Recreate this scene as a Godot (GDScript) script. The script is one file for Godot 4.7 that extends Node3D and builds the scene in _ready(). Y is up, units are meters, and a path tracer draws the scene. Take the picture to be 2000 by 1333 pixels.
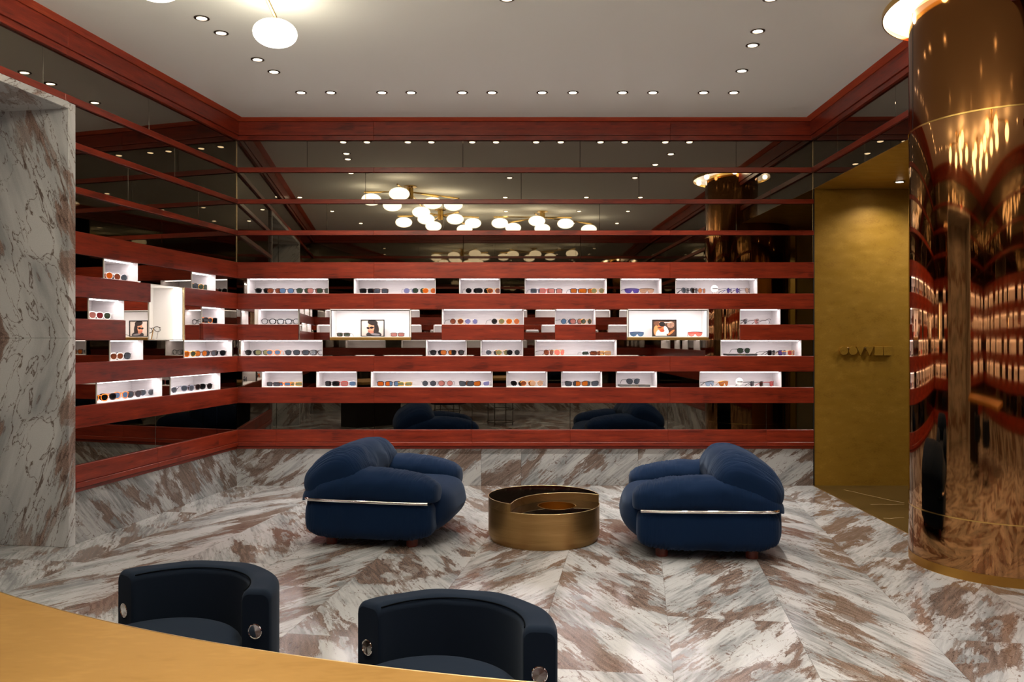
extends Node3D

# ---------------------------------------------------------------- measured frame
const F := 1600.0            # focal length in pixels of the 2000 x 1333 frame
const EYE := 1.4
const HORIZON := 664.0
const D := 7.86              # the back wall stands this far from the eye
const PPM := F / D
const CEIL := 3.512

var M := {}
var rng := RandomNumberGenerator.new()
var used := {}
var wallL: Transform3D
var wallB: Transform3D
var wallR: Transform3D
var wallN: Transform3D


class Geo:
	var v := PackedVector3Array()
	var t := PackedVector2Array()
	var ix := PackedInt32Array()
	var uvs := 1.0
	var uvo := Vector2.ZERO

	func fix(from: int) -> void:   # turns the faces added since «from» outwards (clockwise fronts)
		var c := Vector3.ZERO
		var n := 0
		for k in range(from, ix.size()):
			c += v[ix[k]]
			n += 1
		if n == 0:
			return
		c /= n
		var vol := 0.0
		for k in range(from, ix.size(), 3):
			vol += (v[ix[k]] - c).dot((v[ix[k + 1]] - c).cross(v[ix[k + 2]] - c))
		if vol > 0.0:
			for k in range(from, ix.size(), 3):
				var s := ix[k + 1]
				ix[k + 1] = ix[k + 2]
				ix[k + 2] = s

	func flat_uv(p: Vector3, n: Vector3) -> Vector2:
		var a := n.abs()
		if a.z >= a.x and a.z >= a.y:
			return Vector2(p.x, -p.y) * uvs + uvo
		if a.y >= a.x:
			return Vector2(p.x, p.z) * uvs + uvo
		return Vector2(p.z, -p.y) * uvs + uvo

	func face(pts: Array, out: Vector3) -> void:   # a flat convex face that looks towards «out»
		var n: Vector3 = (pts[1] - pts[0]).cross(pts[2] - pts[0])
		var q := pts.duplicate()
		if n.dot(out) > 0.0:
			q.reverse()
		var b := v.size()
		for p in q:
			v.append(p)
			t.append(flat_uv(p, out))
		for k in range(1, q.size() - 1):
			ix.append_array(PackedInt32Array([b, b + k, b + k + 1]))

	func box(lo: Vector3, hi: Vector3, bev := 0.002) -> Geo:
		var c := (lo + hi) / 2.0
		var h := (hi - lo) / 2.0
		var b: float = min(bev, min(h.x, min(h.y, h.z)) * 0.8)
		for ax in 3:
			var u := (ax + 1) % 3
			var w := (ax + 2) % 3
			for s in [-1.0, 1.0]:
				var pts := []
				for q in [[-1, -1], [1, -1], [1, 1], [-1, 1]]:
					var p := Vector3.ZERO
					p[ax] = s * h[ax]
					p[u] = q[0] * (h[u] - b)
					p[w] = q[1] * (h[w] - b)
					pts.append(c + p)
				var o := Vector3.ZERO
				o[ax] = s
				face(pts, o)
		if b <= 0.0:
			return self
		for ax in 3:
			var u := (ax + 1) % 3
			var w := (ax + 2) % 3
			for q in [[-1, -1], [1, -1], [1, 1], [-1, 1]]:
				var pts := []
				for e in [[-1, 0], [1, 0], [1, 1], [-1, 1]]:
					var p := Vector3.ZERO
					p[ax] = e[0] * (h[ax] - b)
					p[u] = q[0] * (h[u] - (b if e[1] == 0 else 0.0))
					p[w] = q[1] * (h[w] - (0.0 if e[1] == 0 else b))
					pts.append(c + p)
				var o := Vector3.ZERO
				o[u] = q[0]
				o[w] = q[1] * 0.999
				face(pts, o)
		for sx in [-1.0, 1.0]:
			for sy in [-1.0, 1.0]:
				for sz in [-1.0, 1.0]:
					var s := Vector3(sx, sy, sz)
					face([c + s * Vector3(h.x, h.y - b, h.z - b), c + s * Vector3(h.x - b, h.y, h.z - b), c + s * Vector3(h.x - b, h.y - b, h.z)], s)
		return self

	func grid(rows: Array, close_u := false, close_v := false, caps := false) -> Geo:   # rows of points, smooth
		var from := ix.size()
		var b := v.size()
		var nr := rows.size()
		var nc: int = rows[0].size()
		for r in nr:
			for k in nc:
				v.append(rows[r][k])
				t.append(Vector2(float(k) / nc, float(r) / nr) * uvs + uvo)
		for r in (nr if close_v else nr - 1):
			for k in (nc if close_u else nc - 1):
				var a := b + r * nc + k
				var e := b + r * nc + (k + 1) % nc
				var g := b + ((r + 1) % nr) * nc + k
				var f := b + ((r + 1) % nr) * nc + (k + 1) % nc
				ix.append_array(PackedInt32Array([a, e, f, a, f, g]))
		if caps:
			for r in [0, nr - 1]:
				var m := Vector3.ZERO
				var c0 := v.size()
				for p in rows[r]:
					m += p
					v.append(p)
					t.append(Vector2(p.x, p.y) * uvs)
				v.append(m / nc)
				t.append(Vector2.ZERO)
				for k in nc:
					if r == 0:
						ix.append_array(PackedInt32Array([c0 + nc, c0 + (k + 1) % nc, c0 + k]))
					else:
						ix.append_array(PackedInt32Array([c0 + nc, c0 + k, c0 + (k + 1) % nc]))
		fix(from)
		return self

	func tube(path: Array, r, seg := 8, closed := false, squash := 1.0) -> Geo:
		var rows := []
		var n := path.size()
		var side := Vector3.ZERO
		for k in n:
			var p: Vector3 = path[k]
			var a: Vector3 = path[(k - 1 + n) % n] if closed or k > 0 else p
			var z: Vector3 = path[(k + 1) % n] if closed or k < n - 1 else p
			var d := (z - a).normalized()
			if side == Vector3.ZERO:
				side = d.cross(Vector3.UP) if abs(d.y) < 0.9 else d.cross(Vector3.RIGHT)
			side = (side - d * side.dot(d)).normalized()
			var up := side.cross(d)
			var rad: float = r[k] if r is Array else r
			var ring := []
			for s in seg:
				var an := TAU * s / seg
				ring.append(p + side * cos(an) * rad * squash + up * sin(an) * rad)
			rows.append(ring)
		return grid(rows, true, closed, not closed)

	func lathe(profile: Array, seg := 48, at := Vector3.ZERO, sharp := 0.6, a0 := 0.0, a1 := TAU) -> Geo:   # profile of (radius, height), split where it turns sharply
		var from := ix.size()
		var parts := []
		var cur := [profile[0]]
		for k in range(1, profile.size()):
			cur.append(profile[k])
			if k < profile.size() - 1:
				var d0: Vector2 = (profile[k] - profile[k - 1]).normalized()
				var d1: Vector2 = (profile[k + 1] - profile[k]).normalized()
				if d0.dot(d1) < cos(sharp):
					parts.append(cur)
					cur = [profile[k]]
		parts.append(cur)
		var full := a1 - a0 > TAU - 0.001
		for part in parts:
			var b := v.size()
			for p in part:
				for s in seg + 1:
					var an := a0 + (a1 - a0) * s / seg
					v.append(at + Vector3(p.x * cos(an), p.y, p.x * sin(an)))
					t.append(Vector2(an * 0.5, -p.y) * uvs + uvo)
			for r in part.size() - 1:
				for s in seg:
					var a = b + r * (seg + 1) + s
					ix.append_array(PackedInt32Array([a, a + 1, a + seg + 2, a, a + seg + 2, a + seg + 1]))
		fix(from)
		return self

	func prism(poly: PackedVector2Array, x: Transform3D, h0: float, h1: float, bev := 0.0) -> Geo:   # a 2D outline in x.basis.x / x.basis.y, thick along x.basis.z
		var from := ix.size()
		var tri := Geometry2D.triangulate_polygon(poly)
		for e in [[h0, 1], [h1, 0]]:
			var b := v.size()
			for p in poly:
				v.append(x * Vector3(p.x, p.y, e[0]))
				t.append(p * uvs + uvo)
			for k in range(0, tri.size(), 3):
				if e[1] == 1:
					ix.append_array(PackedInt32Array([b + tri[k], b + tri[k + 1], b + tri[k + 2]]))
				else:
					ix.append_array(PackedInt32Array([b + tri[k], b + tri[k + 2], b + tri[k + 1]]))
		var n := poly.size()
		var cw := Geometry2D.is_polygon_clockwise(poly)
		var triflip := false
		if tri.size() >= 3:
			triflip = (poly[tri[1]] - poly[tri[0]]).cross(poly[tri[2]] - poly[tri[0]]) < 0.0
		var dirn := 0.0
		for k in n:
			dirn += poly[k].cross(poly[(k + 1) % n])
		var same := (dirn < 0.0) == triflip
		for k in n:
			var p := poly[k]
			var q := poly[(k + 1) % n]
			var b := v.size()
			var ln := p.distance_to(q)
			v.append_array(PackedVector3Array([x * Vector3(p.x, p.y, h0), x * Vector3(q.x, q.y, h0), x * Vector3(q.x, q.y, h1), x * Vector3(p.x, p.y, h1)]))
			t.append_array(PackedVector2Array([p * uvs + uvo, q * uvs + uvo, (q + Vector2(0, h1 - h0)) * uvs + uvo, (p + Vector2(0, h1 - h0)) * uvs + uvo]))
			if same:
				ix.append_array(PackedInt32Array([b, b + 2, b + 1, b, b + 3, b + 2]))
			else:
				ix.append_array(PackedInt32Array([b, b + 1, b + 2, b, b + 2, b + 3]))
		fix(from)
		return self

	func mesh() -> ArrayMesh:
		var nm := PackedVector3Array()
		nm.resize(v.size())
		for k in range(0, ix.size(), 3):
			var a := v[ix[k]]
			var n := (v[ix[k + 2]] - a).cross(v[ix[k + 1]] - a)
			nm[ix[k]] += n
			nm[ix[k + 1]] += n
			nm[ix[k + 2]] += n
		for k in nm.size():
			nm[k] = nm[k].normalized() if nm[k].length_squared() > 0.0 else Vector3.UP
		var arr := []
		arr.resize(Mesh.ARRAY_MAX)
		arr[Mesh.ARRAY_VERTEX] = v
		arr[Mesh.ARRAY_NORMAL] = nm
		arr[Mesh.ARRAY_TEX_UV] = t
		arr[Mesh.ARRAY_INDEX] = ix
		var m := ArrayMesh.new()
		m.add_surface_from_arrays(Mesh.PRIMITIVE_TRIANGLES, arr)
		return m


# ---------------------------------------------------------------- naming and tagging
func numbered(n: String) -> String:
	var k: int = used.get(n, 0)
	used[n] = k + 1
	return n if k == 0 else "%s_%03d" % [n, k]

func thing(called: String, label: String, category: String, at := Transform3D(), group := "") -> Node3D:
	var o := Node3D.new()
	o.name = numbered(called)
	add_child(o, true)
	o.transform = at
	o.set_meta("label", label)
	o.set_meta("category", category)
	if group:
		o.set_meta("group", group)
	return o

func struct(called: String, label: String, at := Transform3D()) -> Node3D:
	var o := Node3D.new()
	o.name = numbered(called)
	add_child(o, true)
	o.transform = at
	o.set_meta("label", label)
	o.set_meta("kind", "structure")
	return o

func part(called: String, g, mat: Material, parent: Node, at := Transform3D()) -> MeshInstance3D:
	var o := MeshInstance3D.new()
	o.name = called
	o.mesh = g.mesh() if g is Geo else g
	o.material_override = mat
	o.transform = at
	parent.add_child(o, true)
	return o

func bx(x0: float, y0: float, z0: float, x1: float, y1: float, z1: float, bev := 0.002, s := 1.0, off := Vector2.ZERO) -> Geo:
	var g := Geo.new()
	g.uvs = s
	g.uvo = off
	return g.box(Vector3(x0, y0, z0), Vector3(x1, y1, z1), bev)

func Y(py: float) -> float:      # height of an image row on the back wall
	return EYE + (HORIZON - py) / PPM

func XB(px: float) -> float:     # image column on the back wall, in that wall's own axis
	return (px - 1000.0) / PPM

func XL(px: float) -> float:     # image column on the left wall, in that wall's own axis
	var d := 3.8603 / ((1000.0 - px) / F + 0.155)
	return -(D - d) * sqrt(1.0 + 0.155 * 0.155)

func ro() -> Vector2:
	return Vector2(rng.randf(), rng.randf()) * 7.0


func _ready() -> void:
	rng.seed = 20240
	# camera
	var cam := Camera3D.new()
	cam.name = "camera"
	cam.projection = Camera3D.PROJECTION_FRUSTUM
	cam.near = 0.05
	cam.far = 60.0
	cam.size = 2.0 * 0.05 * 666.5 / F
	cam.frustum_offset = Vector2(0.0, 0.05 * (HORIZON - 666.5) / F)
	cam.position = Vector3(0, EYE, 0)
	add_child(cam)
	cam.current = true
	# air: the room is closed, all light is from its lamps
	var we := WorldEnvironment.new()
	we.name = "surroundings"
	var en := Environment.new()
	en.background_mode = Environment.BG_COLOR
	en.background_color = Color(0.01, 0.009, 0.008)
	en.tonemap_mode = Environment.TONE_MAPPER_LINEAR
	en.tonemap_exposure = 1.0
	en.sdfgi_enabled = true
	en.ssao_enabled = true
	en.ssil_enabled = true
	we.environment = en
	add_child(we)
	make_materials()
	build_room()
	build_column()
	build_chandeliers()
	build_downlights()
	build_niches()
	build_armchairs()
	build_table()
	build_desk()
	build_emblem()
	build_glass()
	build_glasses()
	pictures()


# ---------------------------------------------------------------- materials
func noise_bytes(w: int, h: int, sx: int, sy: int, freq: float, seed_: int, oct := 4, ridged := false, warp := 0.0, kind := FastNoiseLite.TYPE_SIMPLEX_SMOOTH) -> PackedByteArray:
	var n := FastNoiseLite.new()
	n.noise_type = kind
	n.seed = seed_
	n.frequency = freq
	n.fractal_type = FastNoiseLite.FRACTAL_RIDGED if ridged else FastNoiseLite.FRACTAL_FBM
	n.fractal_octaves = oct
	if kind == FastNoiseLite.TYPE_CELLULAR:
		n.fractal_type = FastNoiseLite.FRACTAL_NONE
		n.cellular_return_type = FastNoiseLite.RETURN_CELL_VALUE
	if warp > 0.0:
		n.domain_warp_enabled = true
		n.domain_warp_amplitude = warp
		n.domain_warp_frequency = freq * 0.8
		n.domain_warp_fractal_octaves = 3
	var im := n.get_seamless_image(w / sx, h / sy, false, false, 0.12)
	im.convert(Image.FORMAT_L8)
	if sx > 1 or sy > 1:
		im.resize(w, h, Image.INTERPOLATE_CUBIC)
	return im.get_data()

func sm(a: float, b: float, x: float) -> float:
	var q := clampf((x - a) / (b - a), 0.0, 1.0)
	return q * q * (3.0 - 2.0 * q)

# Marble: pale ground drawn out in grey streaks along x, brown breccia patches with pale chips, thin dark veins.
func marble_tex(sz: int, sd: int, pale: Color, grey: Color, brown: Color, amount: float, vein: float, stretch: int, fine := 1.0, hair := 1.0, swirl := 60.0) -> ImageTexture:
	var a := noise_bytes(sz, sz, stretch, 1, 0.007 * fine, sd, 5, false, swirl)
	var a2 := noise_bytes(sz, sz, stretch * 2, 1, 0.075 * fine, sd + 1, 4, false, 12.0)
	var v1 := noise_bytes(sz, sz, stretch, 1, 0.011 * fine, sd + 2, 3, false, 40.0)
	var v2 := noise_bytes(sz, sz, 2, 1, 0.0050 * fine, sd + 3, 4, false, 60.0)
	var c := noise_bytes(sz, sz, 3, 1, 0.0056 * fine, sd + 4, 5, false, 70.0)
	var sp := noise_bytes(sz, sz, 1, 1, 0.22, sd + 5, 2)
	var chip := noise_bytes(sz, sz, 3, 1, 0.040 * fine, sd + 6, 1, false, 44.0, FastNoiseLite.TYPE_CELLULAR)
	var out := PackedByteArray()
	out.resize(sz * sz * 3)
	var q := 0
	for k in sz * sz:
		var s := a[k] / 255.0
		var s2 := a2[k] / 255.0
		var f := sp[k] / 255.0
		var w := clampf((s - 0.31) * 1.8 + (s2 - 0.44) * hair, 0.0, 1.0)
		w = w * (0.65 + 0.35 * w)
		var fl := (f - 0.5) * 0.05
		var r := lerpf(pale.r, grey.r, w) + fl
		var g := lerpf(pale.g, grey.g, w) + fl
		var b := lerpf(pale.b, grey.b, w) + fl
		var cc := c[k] / 255.0
		var pm := cc + (s - 0.5) * 0.30 + (s2 - 0.5) * 0.22
		var m := clampf((pm - amount) * 24.0, 0.0, 1.0)
		if m > 0.0:
			var ch := chip[k]
			if ch > 205:
				m *= 0.08
			elif ch > 168:
				m *= 0.60
			var br := 0.74 + f * 0.52 + (s2 - 0.5) * 0.45
			r = lerpf(r, brown.r * br, m)
			g = lerpf(g, brown.g * br, m)
			b = lerpf(b, brown.b * br, m)
		var edge := (1.0 - absf(pm - amount) * 55.0) * 0.5
		# long contour lines make the veins; they thin out and vanish where the ground is calm
		var l1 := 1.0 - absf(v1[k] / 255.0 - 0.52) * 75.0
		var l1b := 1.0 - absf(v1[k] / 255.0 - 0.38) * 95.0
		var l2 := 1.0 - absf(v2[k] / 255.0 - 0.50) * 150.0
		var vv := maxf(maxf(maxf(l1, l1b) * sm(0.40 - 0.12 * (vein - 1.0), 0.62 - 0.3 * (vein - 1.0), s2 * 0.6 + cc * 0.4), l2 * 0.9) * vein, edge)
		if vv > 0.0:
			vv = minf(vv, 0.72)
			r = lerpf(r, 0.30, vv)
			g = lerpf(g, 0.225, vv)
			b = lerpf(b, 0.195, vv)
		out[q] = int(clampf(r, 0, 1) * 255.0)
		out[q + 1] = int(clampf(g, 0, 1) * 255.0)
		out[q + 2] = int(clampf(b, 0, 1) * 255.0)
		q += 3
	return ImageTexture.create_from_image(Image.create_from_data(sz, sz, false, Image.FORMAT_RGB8, out))

func grain_tex(w: int, h: int, sd: int, dark: Color, mid: Color, light: Color, stretch: int) -> ImageTexture:
	var a := noise_bytes(w, h, stretch, 1, 0.030, sd, 4, false, 5.0)
	var b := noise_bytes(w, h, stretch, 1, 0.20, sd + 1, 3)
	var c := noise_bytes(w, h, 4, 1, 0.006, sd + 2, 2)
	var out := PackedByteArray()
	out.resize(w * h * 3)
	for k in w * h:
		var s := clampf(a[k] / 255.0 * 0.58 + b[k] / 255.0 * 0.42 + c[k] / 255.0 * 0.25 - 0.12, 0.0, 1.0)
		var col := dark.lerp(mid, sm(0.12, 0.46, s)).lerp(light, sm(0.5, 0.88, s))
		out[k * 3] = int(col.r * 255.0)
		out[k * 3 + 1] = int(col.g * 255.0)
		out[k * 3 + 2] = int(col.b * 255.0)
	return ImageTexture.create_from_image(Image.create_from_data(w, h, false, Image.FORMAT_RGB8, out))

func grey_tex(w: int, h: int, sd: int, sx: int, sy: int, freq: float, lo: float, hi: float, oct := 4) -> ImageTexture:
	var a := noise_bytes(w, h, sx, sy, freq, sd, oct)
	for k in a.size():
		a[k] = int(255.0 * lerpf(lo, hi, a[k] / 255.0))
	return ImageTexture.create_from_image(Image.create_from_data(w, h, false, Image.FORMAT_L8, a))

func mat(called: String, col: Color, rough: float, metal := 0.0, tex: Texture2D = null) -> StandardMaterial3D:
	var m := StandardMaterial3D.new()
	m.resource_name = called
	m.albedo_color = col
	m.roughness = rough
	m.metallic = metal
	if tex:
		m.albedo_texture = tex
	M[called] = m
	return m

func glow(called: String, col: Color, energy: float) -> StandardMaterial3D:
	var m := mat(called, Color(0.9, 0.9, 0.9), 0.5)
	m.emission_enabled = true
	m.emission = col
	m.emission_energy_multiplier = energy
	return m

func lin(r: float, g: float, b: float) -> Color:
	return Color(r, g, b).linear_to_srgb()

func make_materials() -> void:
	var mf := marble_tex(1280, 11, Color(0.67, 0.672, 0.675), Color(0.46, 0.468, 0.475), Color(0.415, 0.358, 0.328), 0.56, 1.08, 5, 1.0, 1.0, 95.0)
	var mg := marble_tex(1024, 47, Color(0.81, 0.815, 0.82), Color(0.59, 0.605, 0.62), Color(0.54, 0.455, 0.42), 0.66, 1.6, 4, 0.75, 0.25, 30.0)
	mat("marble", Color.WHITE, 0.13, 0.0, mf)
	mat("marble_matt", Color.WHITE, 0.22, 0.0, mf)
	mat("marble_grey", Color(0.96, 0.96, 0.96), 0.28, 0.0, mg)
	mat("grout", Color(0.30, 0.27, 0.25), 0.8)
	var wt := grain_tex(1280, 512, 5, Color(0.33, 0.095, 0.050), Color(0.48, 0.155, 0.082), Color(0.58, 0.210, 0.118), 40)
	mat("wood", Color.WHITE, 0.28, 0.0, wt)
	mat("wood_lit", Color.WHITE, 0.28, 0.0, grain_tex(512, 256, 15, Color(0.56, 0.21, 0.12), Color(0.66, 0.27, 0.165), Color(0.74, 0.34, 0.21), 24))  # same wood, with the light on the ceiling border put into its colour
	mat("wood_leg", Color(0.75, 0.8, 0.8), 0.4, 0.0, wt)
	mat("mirror_bronze", lin(0.225, 0.20, 0.162), 0.015, 1.0)
	mat("mirror_clear", lin(0.68, 0.65, 0.60), 0.01, 1.0)
	mat("mirror_edge", lin(0.65, 0.52, 0.30), 0.25, 1.0)
	mat("black_gap", Color(0.02, 0.017, 0.015), 0.6)
	mat("plaster", Color(0.925, 0.94, 0.925), 0.9)
	mat("dark_wall", Color(0.10, 0.08, 0.065), 0.7)
	var bt := grain_tex(512, 512, 77, Color(0.56, 0.41, 0.115), Color(0.61, 0.46, 0.145), Color(0.66, 0.505, 0.185), 2)
	mat("brass_wall", Color.WHITE, 0.5, 0.4, bt).roughness_texture = grey_tex(512, 512, 78, 3, 1, 0.02, 0.75, 1.0)
	var tt := grain_tex(512, 512, 81, Color(0.665, 0.50, 0.245), Color(0.70, 0.535, 0.28), Color(0.735, 0.57, 0.31), 3)
	mat("brass_desk", Color.WHITE, 0.5, 0.7, tt)
	mat("brass", lin(0.72, 0.47, 0.14), 0.22, 1.0)
	mat("brass_dull", lin(0.42, 0.235, 0.06), 0.45, 0.9)
	mat("brass_edge", lin(0.80, 0.60, 0.33), 0.3, 1.0)
	var br := grain_tex(512, 512, 91, Color(0.64, 0.50, 0.31), Color(0.69, 0.545, 0.345), Color(0.74, 0.595, 0.385), 32)
	mat("bronze_brushed", Color.WHITE, 0.40, 0.95, br)
	mat("copper_mirror", lin(0.42, 0.205, 0.080), 0.045, 1.0)
	mat("copper_satin", lin(0.24, 0.105, 0.033), 0.11, 1.0)
	mat("copper_plinth", lin(0.50, 0.26, 0.055), 0.42, 0.95)
	var sm_ := mat("smoked_glass", Color(0.022, 0.011, 0.010), 0.03)
	sm_.metallic_specular = 0.6
	var pt := grain_tex(512, 256, 31, Color(0.77, 0.75, 0.75), Color(0.80, 0.78, 0.78), Color(0.84, 0.82, 0.82), 24)
	mat("niche_panel", Color.WHITE, 0.6, 0.0, pt)
	mat("niche_white", Color(0.86, 0.85, 0.84), 0.5)
	mat("niche_edge", Color(0.92, 0.91, 0.90), 0.35)
	var vt := grey_tex(512, 512, 61, 1, 1, 0.03, 0.0, 1.0)
	var ve := mat("velvet_blue", Color(0.035, 0.115, 0.225), 0.9)
	ve.rim_enabled = true
	ve.rim = 1.0
	ve.rim_tint = 0.6
	ve.metallic_specular = 0.2
	var vk := mat("velvet_black", Color(0.088, 0.125, 0.178), 0.9)
	vk.rim_enabled = true
	vk.rim = 0.8
	vk.rim_tint = 0.7
	vk.metallic_specular = 0.2
	mat("piping", Color(0.04, 0.05, 0.065), 0.95).metallic_specular = 0.1
	mat("chrome", lin(0.80, 0.78, 0.76), 0.06, 1.0)
	mat("steel_dark", lin(0.10, 0.085, 0.07), 0.3, 1.0)
	glow("led", Color(1.0, 0.97, 0.98), 9.0)
	glow("lens_glow", Color(1.0, 0.93, 0.82), 14.0)
	glow("globe_glow", Color(1.0, 0.96, 0.87), 8.0)
	glow("cove_glow", Color(1.0, 0.97, 0.92), 3.0)
	glow("vitrine_glow", Color(1.0, 0.95, 0.87), 5.0)
	mat("trim_black", Color(0.05, 0.05, 0.05), 0.4)
	mat("trim_grey", Color(0.55, 0.53, 0.5), 0.5)
	var ct := marble_tex(512, 93, Color(0.30, 0.235, 0.125), Color(0.23, 0.18, 0.095), Color(0.25, 0.19, 0.10), 0.75, 0.35, 4)
	mat("floor_dark", Color.WHITE, 0.2, 0.0, ct)
	mat("vein_white", Color(0.62, 0.52, 0.36), 0.25)
	mat("table_dark", Color(0.08, 0.055, 0.045), 0.45)
	var gp := mat("pane", Color(0.75, 0.9, 0.85, 0.08), 0.02)
	gp.transparency = BaseMaterial3D.TRANSPARENCY_ALPHA
	mat("pane_edge", Color(0.05, 0.42, 0.22), 0.2)


# ---------------------------------------------------------------- the room
func frame(o: Vector3, e: Vector3) -> Transform3D:
	e = e.normalized()
	return Transform3D(Basis(e, Vector3.UP, e.cross(Vector3.UP)), o)

func band(w: Node3D, called: String, x0: float, x1: float, y0: float, y1: float, z1: float, cuts: Array, z0 := -0.012) -> void:
	var xs := [x0]
	cuts = cuts.duplicate()
	cuts.sort()
	for c in cuts:
		if c > x0 + 0.03 and c < x1 - 0.03:
			xs.append(c)
	xs.append(x1)
	for k in xs.size() - 1:
		part(called, bx(xs[k] + 0.0002, y0, z0, xs[k + 1] - 0.0002, y1, z1, 0.0022, 1.4, ro()), M.wood, w)

func mirrors(w: Node3D, x0: float, x1: float, y0: float, y1: float, cuts: Array, m := "mirror_bronze") -> void:
	var xs := [x0]
	cuts = cuts.duplicate()
	cuts.sort()
	for c in cuts:
		if c > x0 + 0.02 and c < x1 - 0.02:
			xs.append(c)
	xs.append(x1)
	for k in xs.size() - 1:
		part("mirror_panel", bx(xs[k] + 0.0012, y0 + 0.001, -0.012, xs[k + 1] - 0.0012, y1 - 0.001, 0.0, 0.0012), M[m], w)

func gaps(w: Node3D, x0: float, x1: float, y0: float, y1: float, holes: Array, m := "mirror_bronze") -> void:
	var x := x0
	for h in holes:
		if h[0] - x > 0.015:
			mirrors(w, x, h[0], y0, y1, [], m)
		x = h[1]
	if x1 - x > 0.015:
		mirrors(w, x, x1, y0, y1, [], m)

const R_A := [3.311, 3.0505]
const R_S1 := [3.0505, 3.0035]

func cornice(w: Node3D, x0: float, x1: float, cuts: Array) -> void:
	var xs := [x0]
	var srt := cuts.duplicate()
	srt.sort()
	xs.append_array(srt)
	xs.append(x1)
	for k in xs.size() - 1:
		var g := Geo.new()
		var t := Transform3D(Basis(Vector3(0, 0, 1), Vector3(0, 1, 0), Vector3(1, 0, 0)), Vector3.ZERO)
		g.prism(PackedVector2Array([Vector2(-0.012, 3.486), Vector2(0.045, 3.486), Vector2(0.094, 3.5105), Vector2(0.094, 3.5118), Vector2(-0.012, 3.5118)]), t, xs[k] + 0.0002, xs[k + 1] - 0.0002)
		var o := ro()
		for i in g.v.size():
			g.t[i] = Vector2(g.v[i].x, g.v[i].y + g.v[i].z) * 1.4 + o
		part("ceiling_border", g, M.wood_lit, w)
	band(w, "cornice_fascia", x0, x1, 3.356, 3.4835, 0.040, cuts)
	band(w, "cornice_bead", x0, x1, 3.311, 3.3545, 0.028, cuts)

func upper(w: Node3D, x0: float, x1: float, cuts: Array, j: Array) -> void:
	# four mirror courses parted by three slim wooden rails
	mirrors(w, x0, x1, Y(328.0), 3.311, j[0])
	band(w, "wood_rail", x0, x1, Y(337.6), Y(328.0), 0.022, cuts)
	mirrors(w, x0, x1, Y(390.0), Y(337.6), j[1])
	band(w, "wood_rail", x0, x1, Y(398.6), Y(390.0), 0.022, cuts)
	mirrors(w, x0, x1, Y(451.0), Y(398.6), j[2])
	band(w, "wood_rail", x0, x1, Y(460.0), Y(451.0), 0.022, cuts)
	mirrors(w, x0, x1, Y(513.0), Y(460.0), j[3])
	band(w, "wood_band", x0, x1, Y(544.0), Y(513.0), 0.02, cuts)

func lower(w: Node3D, x0: float, x1: float, cuts: Array, je: Array) -> void:
	band(w, "wood_band", x0, x1, Y(787.5), Y(757.0), 0.02, cuts)
	mirrors(w, x0, x1, Y(839.5), Y(787.5), je)
	band(w, "wood_skirt", x0, x1, Y(863.2), Y(839.5), 0.020, je)
	band(w, "wood_skirt", x0, x1, Y(871.0), Y(863.6), 0.030, je)
	band(w, "wood_plinth", x0, x1, Y(877.0), Y(871.8), 0.012, cuts)

func marble_base(called: String, label: String, tr: Transform3D, x0: float, x1: float, cuts: Array, turn: float) -> void:
	var w := struct(called, label, tr)
	var xs := [x0]
	xs.append_array(cuts)
	xs.append(x1)
	for k in xs.size() - 1:
		var g := Geo.new()
		var a: float = xs[k] + 0.0006
		var b: float = xs[k + 1] - 0.0006
		g.box(Vector3(a, 0.0, -0.02), Vector3(b, Y(877.0), 0.008), 0.0015)
		turn_uv(g, 0.45, turn * (1.0 if k % 2 == 0 else 1.15), ro())
		part("marble_slab", g, M.marble_matt, w)

func turn_uv(g: Geo, s: float, an: float, off: Vector2) -> void:
	var ca := cos(an) * s
	var sa := sin(an) * s
	for k in g.t.size():
		var p := g.t[k]
		g.t[k] = Vector2(p.x * ca - p.y * sa, p.x * sa + p.y * ca) + off

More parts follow.
